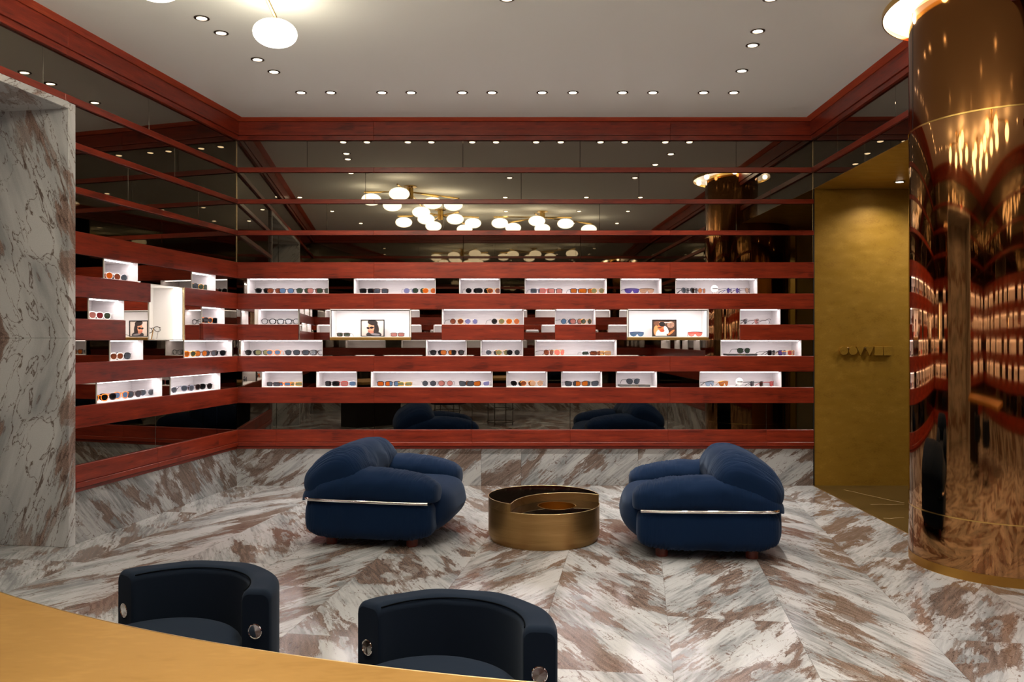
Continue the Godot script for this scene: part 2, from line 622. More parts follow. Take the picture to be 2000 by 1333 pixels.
func build_floor() -> void:
	var fl := struct("floor", "polished grey and brown veined marble floor laid in long slabs")
	var room := PackedVector2Array()
	var lw := func(d: float, o: float) -> Vector2:
		var p := Vector3(-2.642 - 0.155 * (D - d), 0, -d) - wallL.basis.z * o
		return Vector2(p.x, p.z)
	for p in [Vector2(2.888, -D), Vector2(2.844, -5.05), Vector2(4.4, -5.05), Vector2(4.4, -4.12), Vector2(2.829, -4.12), Vector2(2.758, 0.45), Vector2(-3.93, 0.45), lw.call(2.3, 0.0), lw.call(2.3, 1.5), lw.call(5.52, 1.5), lw.call(5.52, 0.0), Vector2(-2.642, -D)]:
		room.append(p)
	var g := Geo.new()
	var flat := Transform3D(Basis(Vector3(1, 0, 0), Vector3(0, 0, 1), Vector3(0, 1, 0)), Vector3.ZERO)
	g.prism(room, flat, -0.12, -0.004)
	part("grout_bed", g, M.grout, fl)
	var al := Vector2(0.155, -1.0).normalized()      # along the slabs
	var ac := Vector2(1.0, 0.155).normalized()
	var wd := 0.607 * ac.x
	var len := 1.482
	var starts := {0: 4.967, 1: 4.148, 2: 4.848, 3: 5.30, -1: 4.35, -2: 5.37, -3: 4.7, -4: 5.2}
	for c in range(-8, 8):
		var x_at: float = 0.143 - 0.607 + 0.607 * c       # line x = x_at + 0.155 d
		var s0: float = starts.get(c, 4.5 + 0.37 * posmod(c * 5, 4))
		for r in range(-4, 6):
			var d := s0 - r * len * al.y * -1.0
			var o := Vector2(x_at + 0.155 * d, -d)
			var e := 0.0007
			var rect := PackedVector2Array([o + al * e + ac * e, o + al * (len - e) + ac * e, o + al * (len - e) + ac * (wd - e), o + al * e + ac * (wd - e)])
			var sgn := 1.0 if posmod(c, 2) == 0 else -1.0
			var an := sgn * rng.randf_range(0.42, 0.62)
			var off := ro()
			for poly in Geometry2D.intersect_polygons(rect, room):
				if poly.size() < 3:
					continue
				var t := Geo.new()
				t.prism(poly, flat, -0.02, 0.0)
				for k in t.t.size():
					var q := (Vector2(t.v[k].x, t.v[k].z) - o)
					var u := q.dot(al)
					var v := q.dot(ac) * sgn
					t.t[k] = Vector2(u * cos(an * sgn) - v * sin(an * sgn), u * sin(an * sgn) + v * cos(an * sgn)) * 0.44 + off
				part("marble_tile", t, M.marble, fl)
	var fd := struct("floor", "dark brown marble floor of the brass lined passage behind the copper column")
	var g2 := Geo.new()
	g2.uvs = 0.35
	g2.prism(PackedVector2Array([Vector2(2.8895, -D), Vector2(7.0, -D), Vector2(7.0, -5.051), Vector2(2.8455, -5.051)]), flat, -0.12, 0.0)
	part("dark_marble", g2, M.floor_dark, fd)
	part("brass_strip", bx(0.0, -0.02, -0.004, 2.8, 0.0008, 0.004, 0.0002), M.brass_edge, fd, wallR)
	# white veins let into the dark slab
	for q in [[1648.0, 958.0, 1766.0, 983.0], [1700.0, 985.0, 1766.0, 986.0], [1725.0, 1013.0, 1766.0, 1012.0]]:
		var pts := []
		for k in 7:
			var px := lerpf(q[0], q[2], k / 6.0)
			var py := lerpf(q[1], q[3], k / 6.0) + rng.randf_range(-1.0, 1.0)
			var d := F * EYE / (py - HORIZON)
			pts.append(Vector3((px - 1000.0) * d / F, 0.0002, -d))
		part("pale_vein", Geo.new().tube(pts, 0.006, 5, false, 1.0), M.vein_white, fd).scale.y = 0.1

func build_room() -> void:
	wallB = frame(Vector3(0, 0, -D), Vector3(1, 0, 0))
	wallL = frame(Vector3(-2.642, 0, -D), Vector3(0.155, 0, -1.0))
	wallR = frame(Vector3(2.888, 0, -D), Vector3(-0.0156, 0, 1.0))
	wallN = frame(Vector3(2.76, 0, 0.45), Vector3(-1, 0, 0))
	build_floor()
	# ---- ceiling with its shell
	var ce := struct("ceiling", "plain warm grey plaster ceiling dotted with recessed lights")
	part("plaster", bx(-6.2, CEIL, -8.4, 7.2, CEIL + 0.15, 0.9, 0.0), M.plaster, ce)
	# ---- back wall
	var wb := struct("wall_back", "back wall of red brown wood bands, bronze mirror and lit display niches", wallB)
	part("masonry", bx(-3.2, -0.1, -0.50, 7.2, CEIL, -0.32, 0.0), M.dark_wall, wb)
	var xa := XB(462.0)
	var xb := XB(1588.0)
	var cuts := [XB(731.0), XB(1308.0)]
	cornice(wb, xa, xb, cuts)
	var j := []
	for row in [[600, 904, 1133, 1438], [714, 1018, 1248, 1505], [638.7, 866, 1171, 1438], [543.5, 905, 1133.5, 1438]]:
		var o := []
		for p in row:
			o.append(XB(p))
		j.append(o)
	upper(wb, xa, xb, cuts, j)
	var je := []
	for p in [540.0, 731.5, 922.0, 1113.5, 1304.0, 1496.0]:
		je.append(XB(p))
	lower(wb, xa, xb, cuts, je)
	var h := func(a: Array) -> Array:
		var o := []
		for p in a:
			o.append([XB(p[0]), XB(p[1])])
		return o
	gaps(wb, xa, xb, Y(574.0), Y(544.0), h.call(NICHES_B[0]))
	band(wb, "wood_band", xa, xb, Y(604.0), Y(574.0), 0.02, cuts)
	gaps(wb, xa, xb, Y(696.0), Y(664.7), h.call(NICHES_B[2]))
	band(wb, "wood_band", xa, xb, Y(726.0), Y(696.0), 0.02, cuts)
	gaps(wb, xa, xb, Y(757.0), Y(726.0), h.call(NICHES_B[3]))
	mirrors(wb, xa, XB(504), Y(634.6), Y(604), [], "mirror_clear")
	mirrors(wb, XB(1524), xb, Y(634.6), Y(604), [])
	for p in [[583, 645], [803, 863], [1023, 1084], [1163, 1224.5], [1383, 1445]]:
		mirrors(wb, XB(p[0]), XB(p[1]), Y(664.7), Y(604), [], "mirror_clear")
	for p in [[462, 583], [863, 1023], [1084, 1163], [1445, 1588]]:
		band(wb, "wood_band", XB(p[0]), XB(p[1]), Y(664.7), Y(634.6), 0.02, [])
	for r in [[513.0, 460.0], [451.0, 398.6], [390.0, 337.6], [328.0, 275.5]]:
		part("edge_trim", bx(xa, Y(r[0]), 0.0, xa + 0.006, Y(r[1]), 0.004, 0.001), M.mirror_edge, wb)
	part("edge_trim", bx(xb, 0.0, -0.02, xb + 0.012, 2.86, 0.006, 0.001), M.black_gap, wb)
	part("edge_trim", bx(xb - 0.004, Y(513), 0.0, xb, 3.311, 0.003, 0.001), M.mirror_edge, wb)
	marble_base("baseboard_back", "tall veined marble base along the back wall", wallB, xa, xb, [XB(800.0), XB(940.0), XB(1018.0), XB(1246.0)], 0.62)
	# ---- left wall
	var wl := struct("wall_left", "left wall of dark red wood bands, bronze mirror and lit display niches beside the marble portal", wallL)
	var l0 := -8.42
	var pe := -(D - 5.584) * 1.01194     # outer edge of the portal's far jamb
	var ps := -(D - 5.517) * 1.01194
	var pn := -(D - 2.30) * 1.01194
	part("masonry", bx(ps + 0.01, -0.1, -0.50, 0.5, CEIL, -0.32, 0.0), M.dark_wall, wl)
	part("masonry", bx(l0, 3.0, -1.6, ps, CEIL, -0.06, 0.0), M.dark_wall, wl)
	part("masonry", bx(l0 - 0.3, -0.1, -0.5, pn - 0.07, 3.0, -0.32, 0.0), M.dark_wall, wl)
	var lc := [-2.4, -4.8, -7.0]
	cornice(wl, l0, 0.03, lc)
	var jl := []
	for row in [[84, 291], [341.5], [250, 387.6], [316]]:
		var o := []
		for p in row:
			o.append(XL(p))
		jl.append(o)
	mirrors(wl, l0, 0.0, Y(328.0), 3.311, [-7.2, -5.9, -4.6, -3.4, jl[0][0], jl[0][1]])
	band(wl, "wood_rail", l0, 0.02, Y(337.6), Y(328.0), 0.022, lc)
	for seg in [[pe, 0.0, jl], [l0, pn - 0.07, [[], [-7.4], [-6.9], [-7.2]]]]:
		var s0: float = seg[0]
		var s1: float = seg[1]
		mirrors(wl, s0, s1, Y(390.0), Y(337.6), seg[2][1])
		band(wl, "wood_rail", s0, s1, Y(398.6), Y(390.0), 0.022, [])
		mirrors(wl, s0, s1, Y(451.0), Y(398.6), seg[2][2])
		band(wl, "wood_rail", s0, s1, Y(460.0), Y(451.0), 0.022, [])
		mirrors(wl, s0, s1, Y(513.0), Y(460.0), seg[2][3])
		band(wl, "wood_band", s0, s1, Y(544.0), Y(513.0), 0.02, [])
	lower(wl, pe, 0.0, [], [XL(303.5), XL(423.5)])
	lower(wl, l0, pn - 0.07, [], [-7.2])
	var hl := func(a: Array) -> Array:
		var o := []
		for p in a:
			o.append([XL(p[0]), XL(p[1])])
		return o
	gaps(wl, pe, 0.0, Y(574.0), Y(544.0), hl.call(NICHES_L[0]))
	gaps(wl, pe, 0.0, Y(696.0), Y(664.7), hl.call(NICHES_L[2]))
	band(wl, "wood_band", pe, 0.0, Y(726.0), Y(696.0), 0.02, [])
	gaps(wl, pe, 0.0, Y(757.0), Y(726.0), hl.call(NICHES_L[3]))
	band(wl, "wood_band", pe, XL(290.0), Y(604.0), Y(574.0), 0.02, [])
	band(wl, "wood_band", XL(357.0), 0.0, Y(604.0), Y(574.0), 0.02, [])
	mirrors(wl, pe, XL(172.0), Y(634.6), Y(604), [])
	mirrors(wl, XL(437.5), 0.0, Y(634.6), Y(604), [])
	mirrors(wl, XL(241.0), XL(290.0), Y(664.7), Y(604), [], "mirror_clear")
	mirrors(wl, XL(357.0), XL(393.0), Y(664.7), Y(604), [], "mirror_clear")
	band(wl, "wood_band", pe, XL(241.0), Y(664.7), Y(634.6), 0.02, [])
	band(wl, "wood_band", XL(393.0), 0.0, Y(664.7), Y(634.6), 0.02, [])
	part("edge_trim", bx(XL(355.4), Y(664.7), 0.0, XL(357.0), Y(574.0), 0.022, 0.001), M.mirror_edge, wl)
	marble_base("baseboard_left", "veined marble base under the left display wall", wallL, pe, 0.0, [], -0.75)
	marble_base("baseboard_left", "veined marble base beyond the portal in the left wall", wallL, l0, pn - 0.07, [], -0.6)
	# the near stretch of the left wall, seen in the mirrors only
	simple_rows(wl, l0, pn - 0.07, "left wall beyond the portal")
	# ---- marble portal in the left wall
	var po := struct("door_1", "deep grey marble portal cut through the left wall", wallL)
	for q in [[0.0, 1.41, 1.0], [1.411, 3.0, -1.0]]:
		var g := Geo.new()
		g.box(Vector3(ps, q[0], -1.5), Vector3(pe, q[1], 0.022), 0.002)
		for k in g.t.size():
			var p: Vector3 = g.v[k]
			var flat_ := absf(p.x - ps) < 0.003
			var uu := (p.z if flat_ else p.x - ps + 0.022)
			g.t[k] = Vector2(0.31 + absf(p.y - 1.4105) * 0.46, 0.10 + uu * 0.46 + absf(p.y - 1.4105) * 0.16)
		part("marble_jamb", g, M.marble_grey, po)
	var gl := Geo.new()
	gl.uvs = 0.5
	gl.box(Vector3(pn - 0.07, 2.957, -1.5), Vector3(ps, 3.0035, 0.022), 0.002)
	turn_uv(gl, 1.0, 0.5, Vector2(0.3, 0.2))
	part("marble_lintel", gl, M.marble_grey, po)
	var gn := Geo.new()
	gn.uvs = 0.5
	gn.box(Vector3(pn - 0.07, 0.0, -1.5), Vector3(pn, 2.957, 0.022), 0.002)
	turn_uv(gn, 1.0, 0.9, Vector2(0.1, 0.6))
	part("marble_jamb", gn, M.marble_grey, po)
	var ge := Geo.new()
	ge.uvs = 0.5
	ge.box(Vector3(pn - 0.1, -0.1, -1.62), Vector3(pe, 3.1, -1.5), 0.0)
	part("marble_end", ge, M.marble_grey, po)
	# ---- right wall above the passage, and its stretch beyond the column
	var wr := struct("wall_right", "right wall of bronze mirror and red wood rails over the brass passage", wallR)
	part("masonry", bx(-0.5, 2.87, -0.5, 2.4, CEIL, -0.06, 0.0), M.dark_wall, wr)
	part("masonry", bx(3.72, -0.1, -0.5, 8.7, CEIL, -0.3, 0.0), M.dark_wall, wr)
	var wj: float = (D - F * 0.0) * 0.0 + 0.62
	cornice(wr, -0.03, 8.42, [2.4, 4.9])
	mirrors(wr, 0.0, 2.55, Y(328.0), 3.311, [wj, 1.75])
	band(wr, "wood_rail", -0.02, 2.55, Y(337.6), Y(328.0), 0.022, [])
	mirrors(wr, 0.0, 2.55, 2.846, Y(337.6), [1.2])
	part("masonry", bx(3.735, -0.1, -1.7, 3.80, CEIL, -0.012, 0.0), M.dark_wall, wr)
	part("masonry", bx(2.6, -0.1, -1.75, 3.80, CEIL, -1.62, 0.0), M.dark_wall, wr)
	upper(wr, 3.72, 8.42, [5.8], [[4.6, 6.2], [5.2, 7.0], [4.4, 6.6], [5.4, 7.3]])
	lower(wr, 3.72, 8.42, [5.8], [4.4, 5.6, 6.8])
	simple_rows(wr, 3.72, 8.42, "right wall beyond the column")
	marble_base("baseboard_right", "veined marble base along the right wall beyond the column", wallR, 3.72, 8.42, [5.0, 6.8], 0.6)
	# ---- rear wall behind the eye
	var wn := struct("wall_rear", "rear wall of wood bands and bronze mirror facing the display wall", wallN)
	part("masonry", bx(-4.6, -0.1, -0.5, 7.6, CEIL, -0.3, 0.0), M.dark_wall, wn)
	cornice(wn, 0.0, 6.75, [2.3, 4.6])
	upper(wn, 0.0, 6.75, [2.3, 4.6], [[1.5, 3.1, 4.6], [0.9, 2.5, 4.1, 5.6], [1.5, 3.1, 4.6], [0.9, 2.5, 4.1, 5.6]])
	lower(wn, 0.0, 6.75, [2.3, 4.6], [1.0, 2.0, 3.0, 4.0, 5.0, 6.0])
	simple_rows(wn, 0.0, 6.75, "rear wall")
	marble_base("baseboard_rear", "veined marble base along the rear wall", wallN, 0.0, 6.75, [2.2, 4.4], 0.6)
	# ---- brass passage to the right
	var pa := struct("wall_passage", "dull brass wall of the passage that carries the raised shapes")
	var gb := Geo.new()
	gb.uvs = 0.8
	gb.box(Vector3(2.90, 0.0, -D - 0.04), Vector3(7.0, 2.844, -D), 0.0)
	part("brass_sheet", gb, M.brass_wall, pa)
	var gc := Geo.new()
	gc.uvs = 0.8
	gc.prism(PackedVector2Array([Vector2(2.889, -D), Vector2(7.0, -D), Vector2(7.0, -5.06), Vector2(2.8455, -5.06)]), Transform3D(Basis(Vector3(1, 0, 0), Vector3(0, 0, 1), Vector3(0, 1, 0)), Vector3.ZERO), 2.846, 2.87)
	part("brass_soffit", gc, M.brass_wall, pa)
	part("dark_panel", bx(3.45, 0.0, -5.10, 7.0, 2.846, -5.052, 0.0), M.brass_wall, pa)
	part("dark_panel", bx(6.9, 0.0, -D, 7.0, 2.846, -5.1, 0.0), M.dark_wall, pa)

func simple_rows(w: Node3D, x0: float, x1: float, wname: String) -> void:   # the display courses of the walls that only the mirrors and the column show
	for k in 4:
		var a := Y([574.0, 634.6, 696.0, 757.0][k])
		var b := Y([544.0, 604.0, 664.7, 726.0][k])
		var holes := []
		var x := x0 + 0.25 + 0.22 * (k % 3)
		while x + 0.8 < x1:
			var wd := 0.785 if rng.randf() < 0.5 else 0.393
			holes.append([x, x + wd])
			x += wd + rng.randf_range(0.14, 0.45)
		gaps(w, x0, x1, a, b, holes, "mirror_clear" if k == 1 else "mirror_bronze")
		if k < 3:
			band(w, "wood_band", x0, x1, Y([604.0, 664.7, 726.0][k]), a, 0.02, [(x0 + x1) / 2.0])
		for h in holes.size():
			far_niches.append([w.transform, holes[h][0], holes[h][1], a, b, "lit niche reflected from the %s, %s along its %s row" % [wname, ORD[h], ROWS[k]]])

var far_niches := []


# ---------------------------------------------------------------- display niches
const NICHES_B := [
	[[482.6, 641.8], [691.2, 850.8], [897.0, 977.0], [1025.0, 1184.8], [1211.8, 1291.8], [1319.2, 1479.0]],
	[[504.0, 583.0], [863.3, 1023.0], [1083.9, 1163.0], [1445.0, 1524.0]],
	[[470.3, 630.0], [832.0, 911.3], [938.6, 1021.6], [1044.8, 1204.3], [1407.4, 1565.0]],
	[[511.6, 591.0], [618.0, 697.3], [724.5, 962.2], [989.0, 1069.0], [1096.2, 1176.0], [1203.0, 1283.0], [1366.1, 1526.0]]]
const NICHES_L := [
	[[202.0, 268.0], [374.0, 420.0]],
	[[172.0, 241.0], [393.2, 437.5]],
	[[213.8, 278.2], [358.8, 452.0]],
	[[188.0, 315.4], [332.0, 429.2]]]
const ORD := ["first", "second", "third", "fourth", "fifth", "sixth", "seventh", "eighth", "ninth", "tenth", "eleventh", "twelfth", "thirteenth"]
const ROWS := ["top", "upper", "lower", "bottom"]
const NIN := 0.26

func niche(called: String, label: String, cat: String, group: String, w: Transform3D, x0: float, x1: float, y0: float, y1: float, energy := 0.125, strip := true, plain := false) -> Node3D:
	var pm: Material = M.niche_white if plain else M.niche_panel
	var hw := (x1 - x0) / 2.0
	var hh := y1 - y0
	var o := thing(called, label, cat, w * Transform3D(Basis(), Vector3((x0 + x1) / 2.0, y0, 0.0)), group)
	var th := 0.004
	part("back_panel", bx(-hw, 0.0, -NIN - 0.01, hw, hh, -NIN, 0.0, 1.6, ro()), pm, o)
	for s in [-1.0, 1.0]:
		var a: float = min(s * hw, s * (hw - th))
		part("side_panel", bx(a, 0.0, -NIN, a + th, hh, 0.0, 0.0006, 1.6, ro()), pm, o)
		part("front_edge", bx(a, 0.0, 0.0, a + th, hh, 0.006, 0.0006), M.niche_edge, o)
	var tp := part("top_panel", bx(-hw + th, hh - th, -NIN, hw - th, hh, 0.004, 0.0006, 1.6, ro()), pm, o)
	part("bottom_panel", bx(-hw + th, 0.0, -NIN, hw - th, th, 0.006, 0.0006), M.niche_white, o)
	if strip:
		part("led_strip", bx(-hw + 0.02, hh - th - 0.006, -0.05, hw - 0.02, hh - th, -0.028, 0.001), M.led, tp)
	var al := AreaLight3D.new()
	al.name = "led_light"
	al.area_size = Vector2(hw * 2.0 - 0.05, 0.02)
	al.light_energy = energy * hw * 2.0
	al.light_color = Color(1.0, 0.965, 0.97)
	al.area_range = 3.0
	al.area_normalize_energy = true
	al.shadow_enabled = true
	al.position = Vector3(0, hh - th - 0.009, -0.039)
	al.rotation_degrees = Vector3(-82, 0, 0)
	o.add_child(al, true)
	return o

func build_niches() -> void:
	for side in 2:
		var tab: Array = NICHES_B if side == 0 else NICHES_L
		for r in 4:
			for k in tab[r].size():
				var p: Array = tab[r][k]
				var x0: float = XB(p[0]) if side == 0 else XL(p[0])
				var x1: float = XB(p[1]) if side == 0 else XL(p[1])
				niche("display_niche", "white lit display niche, %s from the left in the %s row of the %s wall" % [ORD[k], ROWS[r], "back" if side == 0 else "left"], "niche",
					"lit display niches of the %s wall" % ("back" if side == 0 else "left"), wallB if side == 0 else wallL, x0, x1, Y([574.0, 634.6, 696.0, 757.0][r]), Y([544.0, 604.0, 664.7, 726.0][r]))
	# two wide vitrines in the back wall
	for k in 2:
		var x0 := XB([645.0, 1224.5][k])
		var x1 := XB([803.0, 1383.0][k])
		var y0 := Y(664.6)
		var hh := Y(604.2) - y0
		var hw := (x1 - x0) / 2.0
		var o := niche("showcase", ["wide white lit showcase holding the portrait picture of one face", "wide white lit showcase holding the picture with a bicycle wheel"][k], "showcase", "wide showcases of the back wall", wallB, x0, x1, y0, y0 + hh, 0.40, true, true)
		part("brass_base", bx(-hw, 0.0, -0.02, hw, 0.026, 0.022, 0.001), M.brass_dull, o)
		part("plinth_shelf", bx(-hw + 0.006, 0.026, -NIN + 0.001, hw - 0.006, 0.032, 0.012, 0.001), M.niche_white, o)
		for s in [-1.0, 1.0]:
			var a: float = min(s * hw, s * (hw - 0.010))
			part("frame_side", bx(a, 0.026, 0.006, a + 0.010, hh, 0.022, 0.001), M.niche_edge, o)
			var b: float = min(s * (hw - 0.010), s * (hw - 0.016))
			part("inner_lip", bx(b, 0.032, 0.004, b + 0.006, hh - 0.014, 0.018, 0.001), M.steel_dark, o)
		part("frame_top", bx(-hw, hh - 0.010, 0.006, hw, hh, 0.022, 0.001), M.niche_edge, o)
		part("inner_lip", bx(-hw + 0.010, hh - 0.016, 0.004, hw - 0.010, hh - 0.010, 0.018, 0.001), M.steel_dark, o)
	# the tall lit box in the left wall
	var a0 := XL(290.0)
	var a1 := XL(355.4)
	var b0 := Y(664.7)
	var b1 := Y(574.0)
	var t := niche("showcase", "tall bright white showcase breaking through a wood band of the left wall", "showcase", "", wallL, a0, a1, b0, b1, 0.16, false, true)
	var h2 := (a1 - a0) / 2.0
	part("light_bar", bx(h2 - 0.030, 0.006, -0.06, h2 - 0.006, b1 - b0 - 0.006, -0.02, 0.002), M.vitrine_glow, t)
	var al := AreaLight3D.new()
	al.name = "bar_light"
	al.area_size = Vector2(0.4, 0.03)
	al.light_energy = 0.06
	al.light_color = Color(1.0, 0.95, 0.88)
	al.area_range = 3.0
	al.shadow_enabled = true
	al.transform = Transform3D(Basis(Vector3(0, 1, 0), Vector3(0, 0, 1), Vector3(1, 0, 0)), Vector3(h2 - 0.034, (b1 - b0) / 2.0, -0.06))
	t.add_child(al, true)
	for n in far_niches:
		niche("display_niche", n[5], "niche", "niches seen in the mirrors", n[0], n[1], n[2], n[3], n[4], 0.12)


# ---------------------------------------------------------------- eyewear
const FR := {"k": ["black", 0.035, 0.033, 0.036], "t": ["tortoiseshell", 0.22, 0.09, 0.035], "o": ["orange", 0.95, 0.48, 0.04], "g": ["gold", 0.85, 0.62, 0.28], "s": ["silver", 0.72, 0.72, 0.74],
	"w": ["white", 0.88, 0.86, 0.84], "r": ["red", 0.62, 0.14, 0.10], "n": ["navy", 0.06, 0.12, 0.22], "h": ["brown", 0.25, 0.10, 0.06], "e": ["grey", 0.42, 0.42, 0.47], "u": ["blue", 0.12, 0.16, 0.42], "p": ["purple", 0.22, 0.18, 0.38]}
const LE := {"k": ["black", 0.045, 0.047, 0.055, 0.95], "g": ["grey", 0.22, 0.24, 0.27, 0.86], "b": ["blue", 0.27, 0.37, 0.48, 0.85], "n": ["green", 0.16, 0.21, 0.16, 0.88], "r": ["brown", 0.42, 0.20, 0.11, 0.85], "o": ["orange", 0.66, 0.30, 0.07, 0.88],
	"a": ["amber", 0.60, 0.31, 0.08, 0.86], "p": ["pink", 0.60, 0.37, 0.34, 0.82], "l": ["lilac", 0.40, 0.40, 0.55, 0.82], "v": ["violet", 0.27, 0.22, 0.46, 0.9], "y": ["olive", 0.42, 0.41, 0.28, 0.86], "c": ["clear", 0.85, 0.88, 0.92, 0.10],
	"f": ["coral", 0.96, 0.42, 0.38, 0.92], "t": ["tan", 0.62, 0.48, 0.38, 0.85], "d": ["red", 0.66, 0.14, 0.12, 0.9], "i": ["ice", 0.48, 0.56, 0.64, 0.8], "m": ["burgundy", 0.40, 0.12, 0.14, 0.9]}
const KINDW := {"R": "round", "P": "panto", "S": "square", "X": "slim", "A": "aviator", "C": "cat-eye", "H": "shield"}
var gmesh := {}
var gmat := {}

func outline(kind: String) -> PackedVector2Array:
	var o := PackedVector2Array()
	if kind == "H":
		for k in 13:
			var x := lerpf(-0.068, 0.068, k / 12.0)
			o.append(Vector2(x, 0.046 - 0.006 * pow(absf(x) / 0.068, 2.0)))
		for q in [[0.069, 0.030], [0.064, 0.016], [0.052, 0.005], [0.036, 0.001], [0.020, 0.004], [0.010, 0.015], [0.004, 0.025], [0.0, 0.027]]:
			o.append(Vector2(q[0], q[1]))
		for q in [[0.004, 0.025], [0.010, 0.015], [0.020, 0.004], [0.036, 0.001], [0.052, 0.005], [0.064, 0.016], [0.069, 0.030]]:
			o.append(Vector2(-q[0], q[1]))
		# the left half is listed from the nose outwards
		return o
	var pr: Array = {"R": [0.0245, 0.0225, 2.0], "P": [0.026, 0.0220, 2.6], "S": [0.0275, 0.0205, 4.0], "X": [0.0285, 0.0165, 5.0], "A": [0.0285, 0.0235, 2.4], "C": [0.0285, 0.0200, 3.0]}[kind]
	for k in 22:
		var a := TAU * k / 22.0
		var c := cos(a)
		var s := sin(a)
		var x: float = pr[0] * signf(c) * pow(absf(c), 2.0 / pr[2])
		var y: float = pr[1] * signf(s) * pow(absf(s), 2.0 / pr[2])
		if kind == "A":
			x *= 1.0 - 0.16 * clampf(-y / pr[1], 0.0, 1.0)
			x += y * 0.14
		if kind == "P":
			x *= 1.0 - 0.14 * clampf(-y / pr[1], 0.0, 1.0)
		if kind == "C":
			y += 0.007 * clampf(x / pr[0], 0.0, 1.0) * clampf(0.5 + y / pr[1], 0.0, 1.0)
			x *= 1.0 + 0.08 * clampf(y / pr[1], 0.0, 1.0)
		o.append(Vector2(x, y + pr[1] + 0.0035))
	return o

func bend(p: Vector2, z := 0.0) -> Vector3:
	return Vector3(p.x, p.y, z - 2.3 * p.x * p.x)

func glasses_meshes(kind: String) -> Dictionary:
	if gmesh.has(kind):
		return gmesh[kind]
	var out := outline(kind)
	var d := {}
	var fr := Geo.new()
	var top := 0.0
	for p in out:
		top = maxf(top, p.y)
	var thin := kind in ["R", "A"]
	var rr := 0.0016 if thin else 0.0028
	var cx := 0.0 if kind == "H" else 0.0345
	if kind == "H":
		var path := []
		for k in 13:
			path.append(bend(out[k] + Vector2(0, 0.001), 0.001))
		fr.tube(path, 0.0026, 6)
		var lens := Geo.new()
		var b0 := lens.prism(out, Transform3D(), -0.0008, 0.0008)
		for k in lens.v.size():
			lens.v[k].z += -2.3 * lens.v[k].x * lens.v[k].x
		d.lens = [lens.mesh()]
		var nose := []
		for k in range(15, 26):
			if k < out.size():
				nose.append(bend(out[k], 0.0012))
		fr.tube(nose.slice(2, 9), 0.0015, 5)
	else:
		d.lens = []
		for s in [-1.0, 1.0]:
			var path := []
			var po := PackedVector2Array()
			for p in out:
				var q := Vector2(s * (p.x + cx), p.y)
				path.append(bend(q))
				po.append(Vector2(s * (p.x * 0.96 + cx), (p.y - 0.024) * 0.96 + 0.024))
			fr.tube(path, rr, 6, true, 1.0 if thin else 0.75)
			var lens := Geo.new()
			lens.prism(po, Transform3D(), -0.0006, 0.0006)
			for k in lens.v.size():
				lens.v[k].z += -2.3 * lens.v[k].x * lens.v[k].x
			d.lens.append(lens.mesh())
		var by := top - 0.010
		fr.tube([Vector3(-0.0105, by - 0.001, 0), Vector3(-0.005, by + 0.0025, 0.002), Vector3(0.005, by + 0.0025, 0.002), Vector3(0.0105, by - 0.001, 0)], rr * 1.05, 6)
		if kind == "A":
			fr.tube([Vector3(-0.016, top - 0.002, -0.0005), Vector3(0, top + 0.001, 0.001), Vector3(0.016, top - 0.002, -0.0005)], rr, 6)
		for s in [-1.0, 1.0]:
			fr.tube([bend(Vector2(s * 0.0605, top - 0.009)), bend(Vector2(s * 0.0665, top - 0.008)), Vector3(s * 0.0685, top - 0.008, -0.014)], rr * 1.15, 6)
	d.frame = fr.mesh()
	d.temple = []
	for s in [-1.0, 1.0]:
		var ty := top - 0.008
		var z0 := -0.0115
		d.temple.append(Geo.new().tube([Vector3(s * 0.0685, ty, z0), Vector3(s * 0.070, ty - 0.001, -0.045), Vector3(s * 0.069, ty - 0.004, -0.085), Vector3(s * 0.067, ty * 0.62, -0.112), Vector3(s * 0.064, 0.010, -0.130), Vector3(s * 0.062, 0.0022, -0.139)], [0.0024, 0.0020, 0.0021, 0.0026, 0.0026, 0.0016], 6, false, 0.7).mesh())
	gmesh[kind] = d
	return d

func gm(key: String, tab: Dictionary) -> StandardMaterial3D:
	var id := ("f" if tab == FR else "l") + key
	if not gmat.has(id):
		var c: Array = tab[key]
		var m := StandardMaterial3D.new()
		m.resource_name = "eyewear_" + c[0]
		m.albedo_color = Color(c[1], c[2], c[3])
		m.roughness = 0.25 if tab == FR else 0.06
		if tab == FR and key in ["g", "s"]:
			m.metallic = 0.9
		if tab == LE:
			m.transparency = BaseMaterial3D.TRANSPARENCY_ALPHA
			m.albedo_color.a = c[4]
		gmat[id] = m
	return gmat[id]

func glasses(called: String, label: String, group: String, kind: String, fr: String, le: String, at: Transform3D) -> Node3D:
	var d := glasses_meshes(kind)
	var o := thing(called, label, "sunglasses" if called == "sunglasses" else "glasses", at, group)
	var ff := part("front_frame", d.frame, gm(fr, FR), o)
	for l in d.lens:
		part("lens", l, gm(le, LE), ff)
	for l in d.temple:
		part("temple", l, gm(fr, FR), o)
	return o

